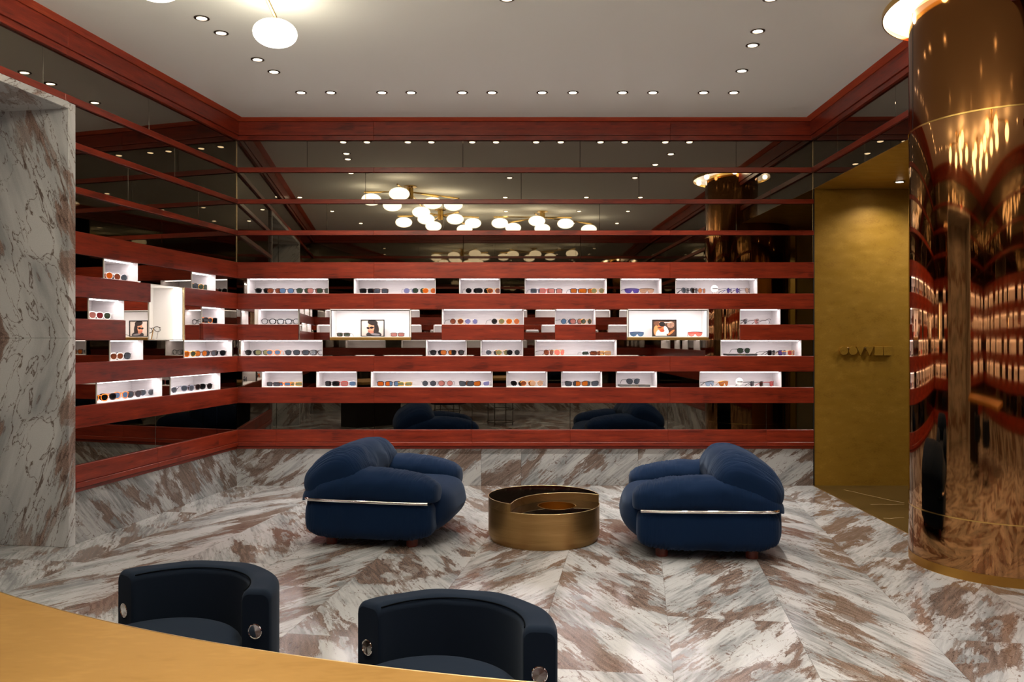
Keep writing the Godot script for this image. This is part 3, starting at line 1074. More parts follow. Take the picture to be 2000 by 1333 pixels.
# one row per niche: "column kind frame lens yaw" for each pair, columns are those of the photograph
const EYEWEAR_B := [
	["513 P k k 14,536 P t r 14,560 P t b 14,593 P k n 10,614 P h p 10,632 P t n 14", "717 S k k 8,744 S t g 10,802 R e l 12,819 R k n 22,839 R g o 8", "923 R k k 14,944 A k k 14,965 R g r 14",
		"1050 S e g 14,1067 S r p 12,1085 S k p 12,1128 S n a 12,1147 S t a 10,1168 R g y 16", "1235 H p v 14,1264 H h t 14", "1340 A k g 48,1357 A k k 48,1372 R h a 46,1426 R n v 56,1443 R u v 58,1463 A h t 56"],
	["525 P k c 10,540 P k c 10,556 S k c 10,571 P k c 8", "892 R t r 26,907 R g r 26,921 R s l 26,973 R k k 24,987 R g y 24,1002 R g o 14", "1108 R k b 26,1126 P t p 26,1146 R g n 34", "1458 H k g 62,1480 H h p 60,1503 H t c 58"],
	["493 P k k 12,512 P k y 10,534 P o b 6,571 P k g 8,588 P t g 8,606 P h g 8,619 P k c 8", "854 P k k 10,874 P t a 10,893 P h k 8", "962 R s g 20,982 R g y 18,1003 R k k 18", "1073 A h r 46,1094 A g f 44,1151 X s n 14,1167 X h r 12,1180 X g t 12", "1453 P k n 14,1508 S k k 44,1529 S k v 42,1547 S g d 46"],
	["533 X t g -16,554 X o b -14,576 X g y -8", "648 S k k -10,665 S r p 0,681 S s b -8", "751 S n o 6,768 S t b 8,790 X g y 8,838 R k g 0,854 R t p 4,871 R k p 0,911 C k g -4,924 C t a -6,942 C w l -2", "1011 A s k 20,1030 R g r 18,1048 R g t 16", "1118 C k g 12,1135 C t a 8,1154 C k g -6", "1237 A k g 16", "1388 H k i 44,1415 H g a 40,1471 S k g 60,1489 S k n 60,1510 S r d 58"]]
const EYEWEAR_L := [
	["213 R w o 30,230 R w r 30,245 R s g 30", "384 R k g 30,396 R g n 30,409 R k n 30"],
	["180 P w p 26,196 P w m 26,212 P w n 26", "404 P t k 30,415 P o k 20,428 P k k 40"],
	["222 P w r 26,236 P w r 26,252 P k g 24", "367 P o a 24,381 P g n 24,405 P t a 24,420 P t g 24,438 P k k 40"],
	["204 P o k 24,222 P t k 24,249 P o b 16,272 P t g 16,298 P s g 24", "342 P s g 24,378 P e g 20,392 P t k 20,412 P k k 24"]]

func build_glasses() -> void:
	for side in 2:
		var tab: Array = EYEWEAR_B if side == 0 else EYEWEAR_L
		var nt: Array = NICHES_B if side == 0 else NICHES_L
		for r in 4:
			for k in tab[r].size():
				var y := Y([574.0, 634.6, 696.0, 757.0][r]) + 0.0045
				var n := 0
				for item in tab[r][k].split(","):
					var q: PackedStringArray = item.split(" ")
					var px := float(q[0])
					var zin := -0.075 - 0.012 * (n % 3)
					var pos: Vector3
					if side == 0:
						pos = Vector3((px - 1000.0) * (D - zin) / F, y, zin)
					else:
						pos = Vector3(XL(px) + zin * -0.72, y, zin)
					var e: Array = nt[r][k]
					var lo: float = (XB(e[0]) if side == 0 else XL(e[0])) + 0.075
					var hi: float = (XB(e[1]) if side == 0 else XL(e[1])) - 0.055
					pos.x = clampf(pos.x, lo, hi)
					if q[0] in ["1453", "1237"]:
						pos.y += 0.019
					var w: Transform3D = wallB if side == 0 else wallL
					var yaw := float(q[4]) * (1.0 if side == 0 else -1.0)
					var kind: String = {"k": "dark"}.get(q[2], "")
					var clear := q[3] == "c" and q[1] != "H"
					var label := "%s %s %s, %s lenses, %s from left in %s %s-row niche, %s wall" % [FR[q[2]][0], KINDW[q[1]], "eyeglasses" if clear else "sunglasses", LE[q[3]][0], ORD[n], ORD[k], ROWS[r], "back" if side == 0 else "left"]
					glasses("eyeglasses" if clear else "sunglasses", label, "eyewear in the niches of the %s wall" % ("back" if side == 0 else "left"), q[1], q[2], q[3], w * Transform3D(Basis(Vector3.UP, deg_to_rad(yaw)).scaled(Vector3.ONE * 1.1), pos))
					n += 1
	# pairs in the wide showcases and the tall one
	var ys := Y(664.6) + 0.0325
	for q in [[671.0, "X", "h", "n", -4.0, "slim brown sunglasses with green lenses left of the portrait picture"], [777.0, "X", "t", "p", 12.0, "slim tortoiseshell sunglasses with pink lenses right of the portrait picture"],
			[1244.0, "H", "u", "b", 6.0, "blue shield sunglasses left of the bicycle picture"], [1357.0, "H", "k", "f", -8.0, "coral shield sunglasses right of the bicycle picture"]]:
		var gl := glasses("sunglasses", q[5], "pairs in the showcases", q[1], q[2], q[3], wallB * Transform3D(Basis(Vector3.UP, deg_to_rad(q[4])), Vector3((q[0] - 1000.0) * (D + 0.09) / F, ys, -0.075)))
	var tl := glasses("eyeglasses", "tortoiseshell eyeglasses tilted up on a stem in the tall showcase", "", "P", "t", "c", wallL * Transform3D(Basis.from_euler(Vector3(deg_to_rad(-28), deg_to_rad(-40), deg_to_rad(12))), Vector3(XL(297.0) + 0.085, Y(664.7) + 0.062, -0.035)))
	var st := thing("eyewear_stand", "slim clear stem that holds up the eyeglasses in the tall showcase", "stand", wallL * Transform3D(Basis(), Vector3(XL(297.0) + 0.080, Y(664.7) + 0.0045, -0.055)))
	part("stem", Geo.new().tube([Vector3(0, 0.004, 0), Vector3(0.004, 0.045, 0.004), Vector3(0.008, 0.088, 0.012)], 0.004, 8), M.brass_dull, st)
	part("foot", Geo.new().lathe([Vector2(0, 0), Vector2(0.022, 0), Vector2(0.022, 0.004), Vector2(0, 0.005)], 20), M.brass_dull, st)
	# trays and display balls
	for q in [[1447.0, 2, "flat black case under the black panto sunglasses in the lower row"], [1239.0, 3, "flat black case under the aviator sunglasses in the bottom row"]]:
		var tr := thing("display_case", q[2], "case", wallB * Transform3D(Basis(Vector3.UP, 0.0), Vector3((q[0] - 1000.0) * (D + 0.06) / F, Y([574.0, 634.6, 696.0, 757.0][q[1]]) + 0.0045, -0.075)), "flat display cases")
		part("tray", bx(-0.148, 0.0, -0.075, 0.148, 0.015, 0.06, 0.003), M.trim_black, tr)
		part("lid_band", bx(-0.149, 0.0125, -0.076, 0.149, 0.0185, 0.058, 0.002), M.steel_dark, tr)
		for k in 9:
			part("print", bx(-0.05 + k * 0.009 + 0.002 * (k % 2), 0.005, 0.060, -0.046 + k * 0.009 + 0.002 * (k % 3), 0.0095, 0.0604, 0.0), M.copper_plinth, tr)
	for q in [[1395.5, 0, "white dimpled display ball with a dark print in the top row"], [1444.0, 3, "white dimpled display ball with a dark print in the bottom row"]]:
		var b := thing("display_ball", q[2], "ball", wallB * Transform3D(Basis(), Vector3((q[0] - 1000.0) * (D + 0.08) / F, Y([574.0, 634.6, 696.0, 757.0][q[1]]) + 0.0045, -0.08)), "display balls")
		var rows := []
		for i in 25:
			var ring := []
			for k2 in 36:
				var th := PI * (i + 0.001) / 24.002
				var ph := TAU * k2 / 36.0
				var rr := 0.035 - 0.0006 * maxf(0.0, sin(th * 24.0) * sin(ph * 18.0))
				ring.append(Vector3(sin(th) * cos(ph), cos(th), sin(th) * sin(ph)) * rr + Vector3(0, 0.046, 0))
			rows.append(ring)
		part("ball", Geo.new().grid(rows, true), M.niche_edge, b)
		var pr := Geo.new()
		pr.grid([arc_row(0.0354, 0.050, -0.85, 0.85), arc_row(0.0357, 0.043, -0.85, 0.85)])
		part("print", pr, M.trim_black, b)
		for s in [-1.0, 1.0]:
			part("peg", Geo.new().tube([Vector3(s * 0.010, 0.0, 0.004), Vector3(s * 0.010, 0.016, 0.004)], 0.003, 8), M.niche_edge, b)

func arc_row(r: float, y: float, a0: float, a1: float) -> Array:
	var o := []
	for k in 13:
		var a := lerpf(a0, a1, k / 12.0)
		o.append(Vector3(r * sin(a), y, r * cos(a)))
	return o

# ---------------------------------------------------------------- pictures in the showcases
func blob(im: Image, cx: float, cy: float, rx: float, ry: float, c: Color, rot := 0.0) -> void:
	var w := im.get_width()
	var h := im.get_height()
	var R := int(maxf(rx, ry) * w) + 2
	for y in range(max(0, int(cy * h) - R), min(h, int(cy * h) + R)):
		for x in range(max(0, int(cx * w) - R), min(w, int(cx * w) + R)):
			var p := Vector2((x - cx * w) / w, (y - cy * h) / w).rotated(-rot)
			var q := Vector2(p.x / rx, p.y / ry).length()
			if q < 1.0:
				im.set_pixel(x, y, im.get_pixel(x, y).lerp(c, clampf((1.0 - q) * 12.0, 0.0, 1.0)))

func pictures() -> void:
	var a := Image.create(256, 184, false, Image.FORMAT_RGB8)
	a.fill(Color(0.74, 0.69, 0.64))
	blob(a, 0.55, 0.92, 0.36, 0.16, Color(0.16, 0.15, 0.16))
	blob(a, 0.58, 0.50, 0.20, 0.34, Color(0.13, 0.10, 0.09), -0.2)
	blob(a, 0.62, 0.66, 0.13, 0.24, Color(0.16, 0.12, 0.11))
	blob(a, 0.42, 0.48, 0.16, 0.25, Color(0.80, 0.54, 0.41), 0.12)
	blob(a, 0.34, 0.66, 0.07, 0.06, Color(0.78, 0.46, 0.38))
	blob(a, 0.45, 0.76, 0.10, 0.08, Color(0.66, 0.42, 0.33))
	blob(a, 0.50, 0.14, 0.24, 0.13, Color(0.12, 0.09, 0.08), 0.15)
	blob(a, 0.29, 0.49, 0.075, 0.05, Color(0.05, 0.05, 0.06), 0.2)
	blob(a, 0.45, 0.47, 0.095, 0.055, Color(0.05, 0.05, 0.06), -0.05)
	blob(a, 0.60, 0.42, 0.10, 0.018, Color(0.06, 0.06, 0.07), -0.2)
	blob(a, 0.33, 0.72, 0.055, 0.02, Color(0.55, 0.24, 0.22))
	blob(a, 0.62, 0.90, 0.22, 0.05, Color(0.50, 0.48, 0.49), 0.12)
	var b := Image.create(256, 184, false, Image.FORMAT_RGB8)
	b.fill(Color(0.26, 0.17, 0.12))
	blob(b, 0.30, 0.20, 0.28, 0.12, Color(0.38, 0.24, 0.16))
	blob(b, 0.14, 0.66, 0.12, 0.25, Color(0.72, 0.50, 0.30))
	blob(b, 0.78, 0.28, 0.19, 0.19, Color(0.13, 0.10, 0.09))
	blob(b, 0.78, 0.28, 0.165, 0.165, Color(0.56, 0.42, 0.34))
	for k in 7:
		blob(b, 0.78 + 0.08 * cos(k * 0.9), 0.28 + 0.10 * sin(k * 0.9), 0.075, 0.006, Color(0.25, 0.18, 0.15), k * 0.9)
	blob(b, 0.54, 0.14, 0.30, 0.018, Color(0.86, 0.78, 0.72))
	blob(b, 0.36, 0.95, 0.26, 0.30, Color(0.90, 0.82, 0.76))
	blob(b, 0.58, 0.62, 0.09, 0.20, Color(0.92, 0.86, 0.82), -0.4)
	blob(b, 0.34, 0.44, 0.13, 0.17, Color(0.76, 0.38, 0.20), 0.1)
	blob(b, 0.40, 0.25, 0.14, 0.12, Color(0.10, 0.08, 0.08))
	blob(b, 0.29, 0.47, 0.11, 0.028, Color(0.07, 0.12, 0.13))
	blob(b, 0.40, 0.66, 0.11, 0.07, Color(0.60, 0.25, 0.14))
	blob(b, 0.80, 0.78, 0.20, 0.05, Color(0.78, 0.44, 0.24), -0.7)
	for k in 2:
		var x0: float = [704.6, 1273.9][k]
		var x1: float = [751.0, 1321.3][k]
		var z := -0.14
		var s := (D - z) / F
		var o := thing("picture_frame", ["dark framed portrait of a face in black sunglasses", "dark framed picture of a rider in a white shirt"][k], "picture", wallB * Transform3D(Basis(), Vector3(((x0 + x1) / 2.0 - 1000.0) * s, Y(664.6) + 0.0325, z)), "framed pictures in the showcases")
		var hw := (x1 - x0) / 2.0 * s
		var hh := 0.168
		for q in [[-hw, 0.0, hw, 0.008], [-hw, hh - 0.008, hw, hh], [-hw, 0.008, -hw + 0.008, hh - 0.008], [hw - 0.008, 0.008, hw, hh - 0.008]]:
			part("frame", bx(q[0], q[1], -0.012, q[2], q[3], 0.006, 0.001), M.trim_black, o)
		var m := mat("print_%d" % k, Color.WHITE, 0.4, 0.0, ImageTexture.create_from_image([a, b][k]))
		m.resource_name = "printed_picture"
		var g := Geo.new()
		var pw := hw - 0.008
		g.box(Vector3(-pw, 0.008, -0.010), Vector3(pw, hh - 0.008, -0.002), 0.0)
		for i in g.v.size():
			g.t[i] = Vector2(0.5 + g.v[i].x / (2.0 * pw), 1.0 - (g.v[i].y - 0.008) / (hh - 0.016))
		part("print", g, m, o)
		part("foot_tray", bx(-hw - 0.006, -0.0004, -0.02, hw + 0.006, 0.0015, 0.045, 0.0005), M.trim_grey, o)


# ---------------------------------------------------------------- armchairs
func se(a: float, e: float) -> float:
	return signf(a) * pow(absf(a), e)

# a stuffed cushion: superellipsoid along x, pleated across x near its seams, bent by «warp»
func cushion(h: Vector3, ex: float, ey: float, nu: int, nv: int, pleat: float, seed_: int, warp: Callable, seam := 1.0) -> Geo:
	var g := Geo.new()
	g.uvs = 4.0
	var n := FastNoiseLite.new()
	n.seed = seed_
	n.frequency = 1.0
	n.fractal_octaves = 2
	var rows := []
	for i in nu + 1:
		var tt := -1.0 + 2.0 * float(i) / nu      # rings spread evenly along the length, closing at the poles
		var a := 0.6 * asin(tt) + 0.4 * tt * PI / 2.0
		var ring := []
		var cx := se(sin(a), ex)
		var cr := se(maxf(cos(a), 0.0), ex) if i > 0 and i < nu else 0.0
		for k in nv:
			var b := TAU * k / nv
			var p := Vector3(cx * h.x, cr * se(sin(b), ey) * h.y, cr * se(cos(b), ey) * h.z)
			var edge := pow(absf(sin(b)), 2.0) if seam > 0.5 else pow(absf(cos(b)), 2.0)
			var low := clampf(0.15 + (0.85 if sin(b) < 0.0 else 0.35) * edge, 0.0, 1.0)
			var fold := n.get_noise_2d(cx * h.x * 34.0 + 0.35 * sin(b * 2.0 + seed_), b * 0.35 + seed_)
			fold = -pow(clampf(1.0 - absf(fold) * 2.0, 0.0, 1.0), 2.0)
			var big := n.get_noise_2d(cx * h.x * 5.0 + 50.0, b * 0.8)
			var o := Vector3(0, sin(b), cos(b)) * (fold * pleat * low + big * pleat * 0.55) * cr
			ring.append(warp.call(p + o))
		rows.append(ring)
	g.grid(rows, true)
	return g

func make_armchair(label: String) -> Node3D:
	var o := thing("armchair", label, "armchair", Transform3D(), "blue velvet armchairs")
	var ve: Material = M.velvet_blue
	# lower side bolsters
	for s in [-1.0, 1.0]:
		var g := cushion(Vector3(0.448, 0.142, 0.140), 0.40, 0.64, 240, 40, 0.012, 3 + int(s), func(p: Vector3) -> Vector3:
			var q := p
			q.y += 0.018 * (1.0 - pow(p.x / 0.45, 2.0)) * (1.0 if p.y > 0 else -0.3)
			return q + Vector3(0.0, 0.192, s * 0.375))
		part("side_bolster", g, ve, o)
		var arm := cushion(Vector3(0.478, 0.120, 0.170), 0.52, 0.84, 240, 44, 0.013, 12 + int(s), func(p: Vector3) -> Vector3:
			var f := clampf((p.x + 0.05) / 0.5, 0.0, 1.0)
			var r := clampf((-p.x - 0.10) / 0.36, 0.0, 1.0)
			var q := p
			q.y += 0.0 - 0.042 * f * f - 0.095 * pow(r, 1.4)
			q.y += (0.008 * sin(PI * clampf((p.x + 0.47) / 0.94, 0.0, 1.0)) if p.y > 0 else 0.0)
			if p.y < 0.0:
				q.y = maxf(q.y, -0.085)
			q.z += s * 0.01 * f
			return q + Vector3(-0.005, 0.396, s * 0.345))
		part("armrest", arm, ve, o)
		part("foot", Geo.new().lathe([Vector2(0, 0), Vector2(0.036, 0), Vector2(0.040, 0.006), Vector2(0.040, 0.062), Vector2(0, 0.062)], 24, Vector3(0.285, 0, s * 0.375)), M.wood_leg, o)
		part("foot", Geo.new().lathe([Vector2(0, 0), Vector2(0.036, 0), Vector2(0.040, 0.006), Vector2(0.040, 0.062), Vector2(0, 0.062)], 24, Vector3(-0.285, 0, s * 0.375)), M.wood_leg, o)
	# deep seat that swells out at the front
	var seat := cushion(Vector3(0.385, 0.178, 0.46), 0.48, 0.42, 120, 64, 0.003, 31, func(p: Vector3) -> Vector3:
		var f := clampf(p.x / 0.385, 0.0, 1.0)
		var q := p
		q.x += 0.05 * f * f * (1.0 - absf(p.y) / 0.25)
		q.z *= 1.0 - 0.16 * f * f
		if p.y < 0.0:
			q.x -= 0.13 * f * f * pow(-p.y / 0.195, 2.0)
		return q + Vector3(0.115, 0.222, 0.0))
	part("seat", seat, ve, o)
	var back_low := cushion(Vector3(0.40, 0.16, 0.12), 0.40, 0.55, 120, 36, 0.006, 41, func(p: Vector3) -> Vector3:
		return Vector3(-0.37 + p.z, 0.215 + p.y, p.x))
	part("back_bolster", back_low, ve, o)
	# the big back roll: its long axis runs across the chair
	var roll := cushion(Vector3(0.485, 0.178, 0.245), 0.40, 0.84, 260, 72, 0.014, 55, func(p: Vector3) -> Vector3:
		var q := p
		var e := absf(p.x) / 0.475
		var t := q.z
		q.y += 0.015 - 0.03 * e * e
		var v := Vector2(t, q.y).rotated(0.52)
		return Vector3(-0.262 + v.x, 0.448 + v.y, p.x), 1.0)
	part("backrest", roll, ve, o)
	# bent chrome rail that clips round the body
	var path := []
	for q in [[0.425, 0.505], [0.30, 0.519], [0.0, 0.523], [-0.30, 0.519], [-0.39, 0.512], [-0.425, 0.48], [-0.44, 0.42]]:
		path.append(Vector3(q[0], 0.318 - 0.006 * (q[0] / 0.45), q[1]))
	for k in range(-3, 4):
		path.append(Vector3(-0.44, 0.318, -k * 0.1))
	for q in [[-0.44, -0.42], [-0.425, -0.48], [-0.39, -0.512], [-0.30, -0.519], [0.0, -0.523], [0.30, -0.519], [0.425, -0.505]]:
		path.append(Vector3(q[0], 0.318 - 0.006 * (q[0] / 0.45), q[1]))
	part("chrome_rail", Geo.new().tube(path, 0.0115, 10), M.chrome, o)
	return o

func build_armchairs() -> void:
	var a := make_armchair("rounded blue velvet armchair left of the round bronze table")
	a.transform = Transform3D(Basis(Vector3(0.99, 0, 0.145).normalized(), Vector3.UP, Vector3(-0.145, 0, 0.99).normalized()), Vector3(-0.905, 0.0, -5.97))
	var b: Node3D = a.duplicate()
	b.name = numbered("armchair")
	add_child(b, true)
	b.set_meta("label", "rounded blue velvet armchair right of the round bronze table")
	var f := Vector3(-0.994, 0, -0.108).normalized()
	b.transform = Transform3D(Basis(f, Vector3.UP, f.cross(Vector3.UP)), Vector3(1.295, 0.0, -5.655))

# ---------------------------------------------------------------- low round table
func build_table() -> void:
	var o := thing("coffee_table", "low round bronze coffee table with a stepped dark mirror top", "table", Transform3D(Basis(), Vector3(0.225, 0, -5.80)))
	var R := 0.392
	var hi := 0.298
	var lo := 0.243
	part("plinth", Geo.new().lathe([Vector2(0, 0), Vector2(R - 0.016, 0), Vector2(R - 0.016, 0.040), Vector2(0, 0.040)], 96), M.bronze_brushed, o)
	# S-shaped step: outline in (x, toward the back)
	var s := PackedVector2Array()
	var raw := [[-0.235, -0.313], [-0.212, -0.215], [-0.185, -0.145], [-0.135, -0.06], [-0.08, 0.0], [-0.01, 0.05], [0.08, 0.082], [0.17, 0.094], [0.26, 0.082], [0.335, 0.052], [0.391, 0.012]]
	var cv := Curve2D.new()
	for k in raw.size():
		var p := Vector2(raw[k][0], raw[k][1])
		var tg := Vector2.ZERO
		if k > 0 and k < raw.size() - 1:
			tg = (Vector2(raw[k + 1][0], raw[k + 1][1]) - Vector2(raw[k - 1][0], raw[k - 1][1])) / 6.0
		cv.add_point(p, -tg, tg)
	s = cv.tessellate(4, 2.0)
	# upper tier: the step line plus the rim the long way round the back and left
	var up := PackedVector2Array(s)
	var a0 := s[s.size() - 1].angle()
	var a1 := s[0].angle() + TAU
	for k in range(1, 60):
		var a := lerpf(a0, a1, k / 60.0)
		up.append(Vector2(cos(a), sin(a)) * R)
	var low := PackedVector2Array()
	for k in range(s.size() - 1, -1, -1):
		low.append(s[k])
	var b0 := s[0].angle() + TAU
	var b1 := a0 + TAU
	for k in range(1, 50):
		var a := lerpf(b0, b1, k / 50.0)
		low.append(Vector2(cos(a), sin(a)) * R)
	var fl := Transform3D(Basis(Vector3(1, 0, 0), Vector3(0, 0, -1), Vector3(0, 1, 0)), Vector3.ZERO)
	var drum := Geo.new()
	drum.uvs = 1.0
	drum.lathe([Vector2(R - 0.016, 0.036), Vector2(R, 0.036), Vector2(R, lo - 0.0015), Vector2(R - 0.002, lo), Vector2(R - 0.006, lo)], 128)
	part("drum", drum, M.bronze_brushed, o)
	var step := Geo.new()
	step.uvs = 1.0
	step.prism(up, fl, lo, hi)
	part("raised_tier", step, M.bronze_brushed, o)
	# dark glass tops, with the well left open in the lower one
	var well := Vector2(0.087, -0.100)
	var wr := 0.130
	part("upper_glass", Geo.new().prism(Geometry2D.offset_polygon(up, -0.0035)[0], fl, hi, hi + 0.0015), M.smoked_glass, o)
	var inner: PackedVector2Array = Geometry2D.offset_polygon(low, -0.0035)[0]
	var hole := PackedVector2Array()
	for k in 48:
		hole.append(well + Vector2(cos(TAU * k / 48.0), sin(TAU * k / 48.0)) * wr)
	# keyhole outline: the well is joined to the rim by a hair-wide slit
	var gl := Geo.new()
	var slit := PackedVector2Array([well + Vector2(-0.0001, 0), well + Vector2(-0.0001, -1), well + Vector2(0.0001, -1), well + Vector2(0.0001, 0)])
	var cutter: Array = Geometry2D.merge_polygons(hole, slit)
	for q in Geometry2D.clip_polygons(inner, cutter[0]):
		gl.prism(q, fl, lo - 0.001, lo + 0.0015)
	part("lower_glass", gl, M.smoked_glass, o)
	part("well", Geo.new().lathe([Vector2(wr + 0.003, lo), Vector2(wr + 0.003, lo + 0.0035), Vector2(wr - 0.001, lo + 0.0035), Vector2(wr - 0.001, 0.075), Vector2(0, 0.075)], 64, Vector3(well.x, 0, -well.y)), M.brass, o)
	# bright arris along both rims and down the step
	var rim := []
	for p in up:
		rim.append(Vector3(p.x, hi + 0.0005, -p.y))
	part("rim", Geo.new().tube(rim, 0.0022, 6, true), M.brass_edge, o)
	rim = []
	for k in 51:
		var a := lerpf(b0, b1, k / 50.0)
		rim.append(Vector3(cos(a) * R, lo + 0.0005, -sin(a) * R))
	part("rim", Geo.new().tube(rim, 0.0020, 6), M.brass_edge, o)

# ---------------------------------------------------------------- tub chairs and the desk
func make_tub() -> Node3D:
	var o := thing("tub_chair", "dark navy tub chair nearest the camera, right of the other", "chair", Transform3D(), "tub chairs at the desk")
	var A := deg_to_rad(74.0)
	var ri := 0.232
	var ro_ := 0.330
	var y0 := 0.37
	var y1 := 0.64
	var rows := []
	var nseg := 72
	for k in nseg + 1:
		var a := lerpf(-A, A, float(k) / nseg)
		var dirv := Vector3(sin(a), 0, -cos(a))
		var ring := []
		var c := 0.028
		for q in [[0, 0, PI], [1, 0, PI * 1.5], [1, 1, 0.0], [0, 1, PI / 2.0]]:
			for m in 6:
				var an: float = q[2] + PI / 2.0 * m / 5.0
				var cr: float = (ri + c if q[0] == 0 else ro_ - c) + cos(an) * c
				var cy: float = (y0 + c if q[1] == 0 else y1 - c) + sin(an) * c
				# inner face leans in a little at the foot
				ring.append(dirv * cr + Vector3(0, cy + 0.0015 * sin(a * 9.0), 0))
		rows.append(ring)
	# rounded ends
	for e in [0, 1]:
		var base: Array = rows[0] if e == 0 else rows[rows.size() - 1]
		var a := -A if e == 0 else A
		var tang := Vector3(cos(a), 0, sin(a)) * (-1.0 if e == 0 else 1.0)
		var m := Vector3.ZERO
		for p in base:
			m += p
		m /= base.size()
		for st in [[0.006, 0.985], [0.012, 0.95], [0.015, 0.90]]:
			var ring := []
			for p in base:
				ring.append(m + (p - m) * st[1] + tang * st[0])
			if e == 0:
				rows.push_front(ring)
			else:
				rows.push_back(ring)
	var g := Geo.new()
	g.uvs = 3.0
	g.grid(rows, true, false, true)
	part("backrest", g, M.velvet_black, o)
	# piping along the inner top edge and the end seams
	var pipe := []
	for k in nseg + 1:
		var a := lerpf(-A, A, float(k) / nseg)
		pipe.append(Vector3(sin(a), 0, -cos(a)) * (ri + 0.006) + Vector3(0, y1 - 0.007, 0))
	part("piping", Geo.new().tube(pipe, 0.0020, 6), M.piping, o)
	for s in [-1.0, 1.0]:
		var dirv := Vector3(sin(A) * s, 0, -cos(A))
		var tang := Vector3(cos(A) * s, 0, sin(A))
		var c: Vector3 = dirv * (ri + ro_) / 2.0 + Vector3(0, 0.515, 0) + tang * 0.0145
		var xf := Transform3D(Basis(dirv, tang, dirv.cross(tang)), c)
		var bt := part("button", Geo.new().lathe([Vector2(0, 0), Vector2(0.0205, 0), Vector2(0.0205, 0.0046), Vector2(0, 0.005)], 40), M.chrome, o, xf)
		part("button_rim", Geo.new().lathe([Vector2(0.0205, 0), Vector2(0.0235, 0), Vector2(0.0232, 0.005), Vector2(0.021, 0.0065), Vector2(0.0195, 0.005), Vector2(0.0195, 0)], 40), M.chrome, bt)
	var seat := []
	for k in 15:
		var th := PI / 2.0 - PI * k / 14.0
		var ring := []
		for m in 64:
			var an := TAU * m / 64.0
			var rr := 0.262 * pow(absf(cos(th)), 0.28) if absf(cos(th)) > 0.001 else 0.0
			var p := Vector3(cos(an) * rr, 0.445 + signf(sin(th)) * pow(absf(sin(th)), 0.7) * 0.055, sin(an) * rr + 0.075)
			var back := Vector2(p.x, p.z)
			if back.length() > 0.236 and p.z < 0.07:
				back = back.normalized() * 0.236
				p.x = back.x
				p.z = back.y
			ring.append(p)
		seat.append(ring)
	part("seat", Geo.new().grid(seat, true), M.velvet_black, o)
	for s in [[-1, -1], [1, -1], [1, 1], [-1, 1]]:
		part("leg", Geo.new().tube([Vector3(s[0] * 0.165, 0.0, s[1] * 0.165), Vector3(s[0] * 0.165, 0.40, s[1] * 0.165)], 0.008, 8), M.steel_dark, o)
	for hgt in [0.05, 0.26]:
		var ring := []
		for k in 40:
			ring.append(Vector3(cos(TAU * k / 40.0) * 0.233, hgt, sin(TAU * k / 40.0) * 0.233))
		part("ring", Geo.new().tube(ring, 0.006, 6, true), M.steel_dark, o)
	return o

func build_desk() -> void:
	var f := Vector3(-0.367, 0, 0.93).normalized()
	var a := make_tub()
	a.transform = Transform3D(Basis(Vector3.UP.cross(f), Vector3.UP, f).scaled(Vector3(0.955, 1, 0.955)), Vector3(-0.193, 0, -2.205))
	var b: Node3D = a.duplicate()
	b.name = numbered("tub_chair")
	add_child(b, true)
	b.set_meta("label", "dark navy tub chair left of the other, behind the desk corner")
	b.transform = Transform3D(Basis(Vector3.UP.cross(f), Vector3.UP, f).scaled(Vector3(0.955, 1, 0.955)), Vector3(-1.045, 0, -2.527))
	# the curved brass desk top; its hollow edge faces the chairs
	var o := thing("desk", "curved satin brass desk top at the lower left corner", "desk")
	var pts := PackedVector2Array()
	var edge := []
	for q in [[0.0, 1156.0], [210.0, 1212.4], [360.0, 1246.0], [549.0, 1274.5], [704.0, 1298.5], [1058.0, 1332.4]]:
		var dr := EYE - 0.742
		var d: float = F * dr / (q[1] - HORIZON)
		edge.append(Vector2((q[0] - 1000.0) * d / F, -d))
	# least squares arc through the edge
	var c := Vector2(0.9, -5.5)
	for it in 4000:
		var r := 0.0
		for e in edge:
			r += c.distance_to(e)
		r /= edge.size()
		var gsum := Vector2.ZERO
		for e in edge:
			var dd: float = c.distance_to(e)
			gsum += (dd - r) * (c - e) / dd
		c -= gsum * 0.6
	var R := 0.0
	for e in edge:
		R += c.distance_to(e)
	R /= edge.size()
	var a0: float = (edge[0] - c).angle() + 0.34
	var a1: float = (edge[5] - c).angle() - 0.10
	for k in 49:
		var an := lerpf(a0, a1, k / 48.0)
		pts.append(c + Vector2(cos(an), sin(an)) * R)
	for k in 49:
		var an := lerpf(a1, a0, k / 48.0)
		pts.append(c + Vector2(cos(an), sin(an)) * (R + 0.95))
	var flat := Transform3D(Basis(Vector3(1, 0, 0), Vector3(0, 0, 1), Vector3(0, 1, 0)), Vector3.ZERO)
	var g := Geo.new()
	g.uvs = 0.55
	g.prism(pts, flat, 0.70, 0.7405)
	part("desk_top", g, M.brass_desk, o)
	var lip := []
	for k in 49:
		lip.append(Vector3(pts[k].x, 0.7395, pts[k].y))
	part("edge_strip", Geo.new().tube(lip, 0.0022, 6), M.brass_edge, o)
	var ped := PackedVector2Array()
	for k in range(2, 15):
		var an := lerpf(a0, a1, k / 48.0)
		ped.append(c + Vector2(cos(an), sin(an)) * (R + 0.30))
	for k in range(14, 1, -1):
		var an := lerpf(a0, a1, k / 48.0)
		ped.append(c + Vector2(cos(an), sin(an)) * (R + 0.68))
	part("pedestal", Geo.new().prism(ped, flat, 0.0, 0.70), M.table_dark, o)

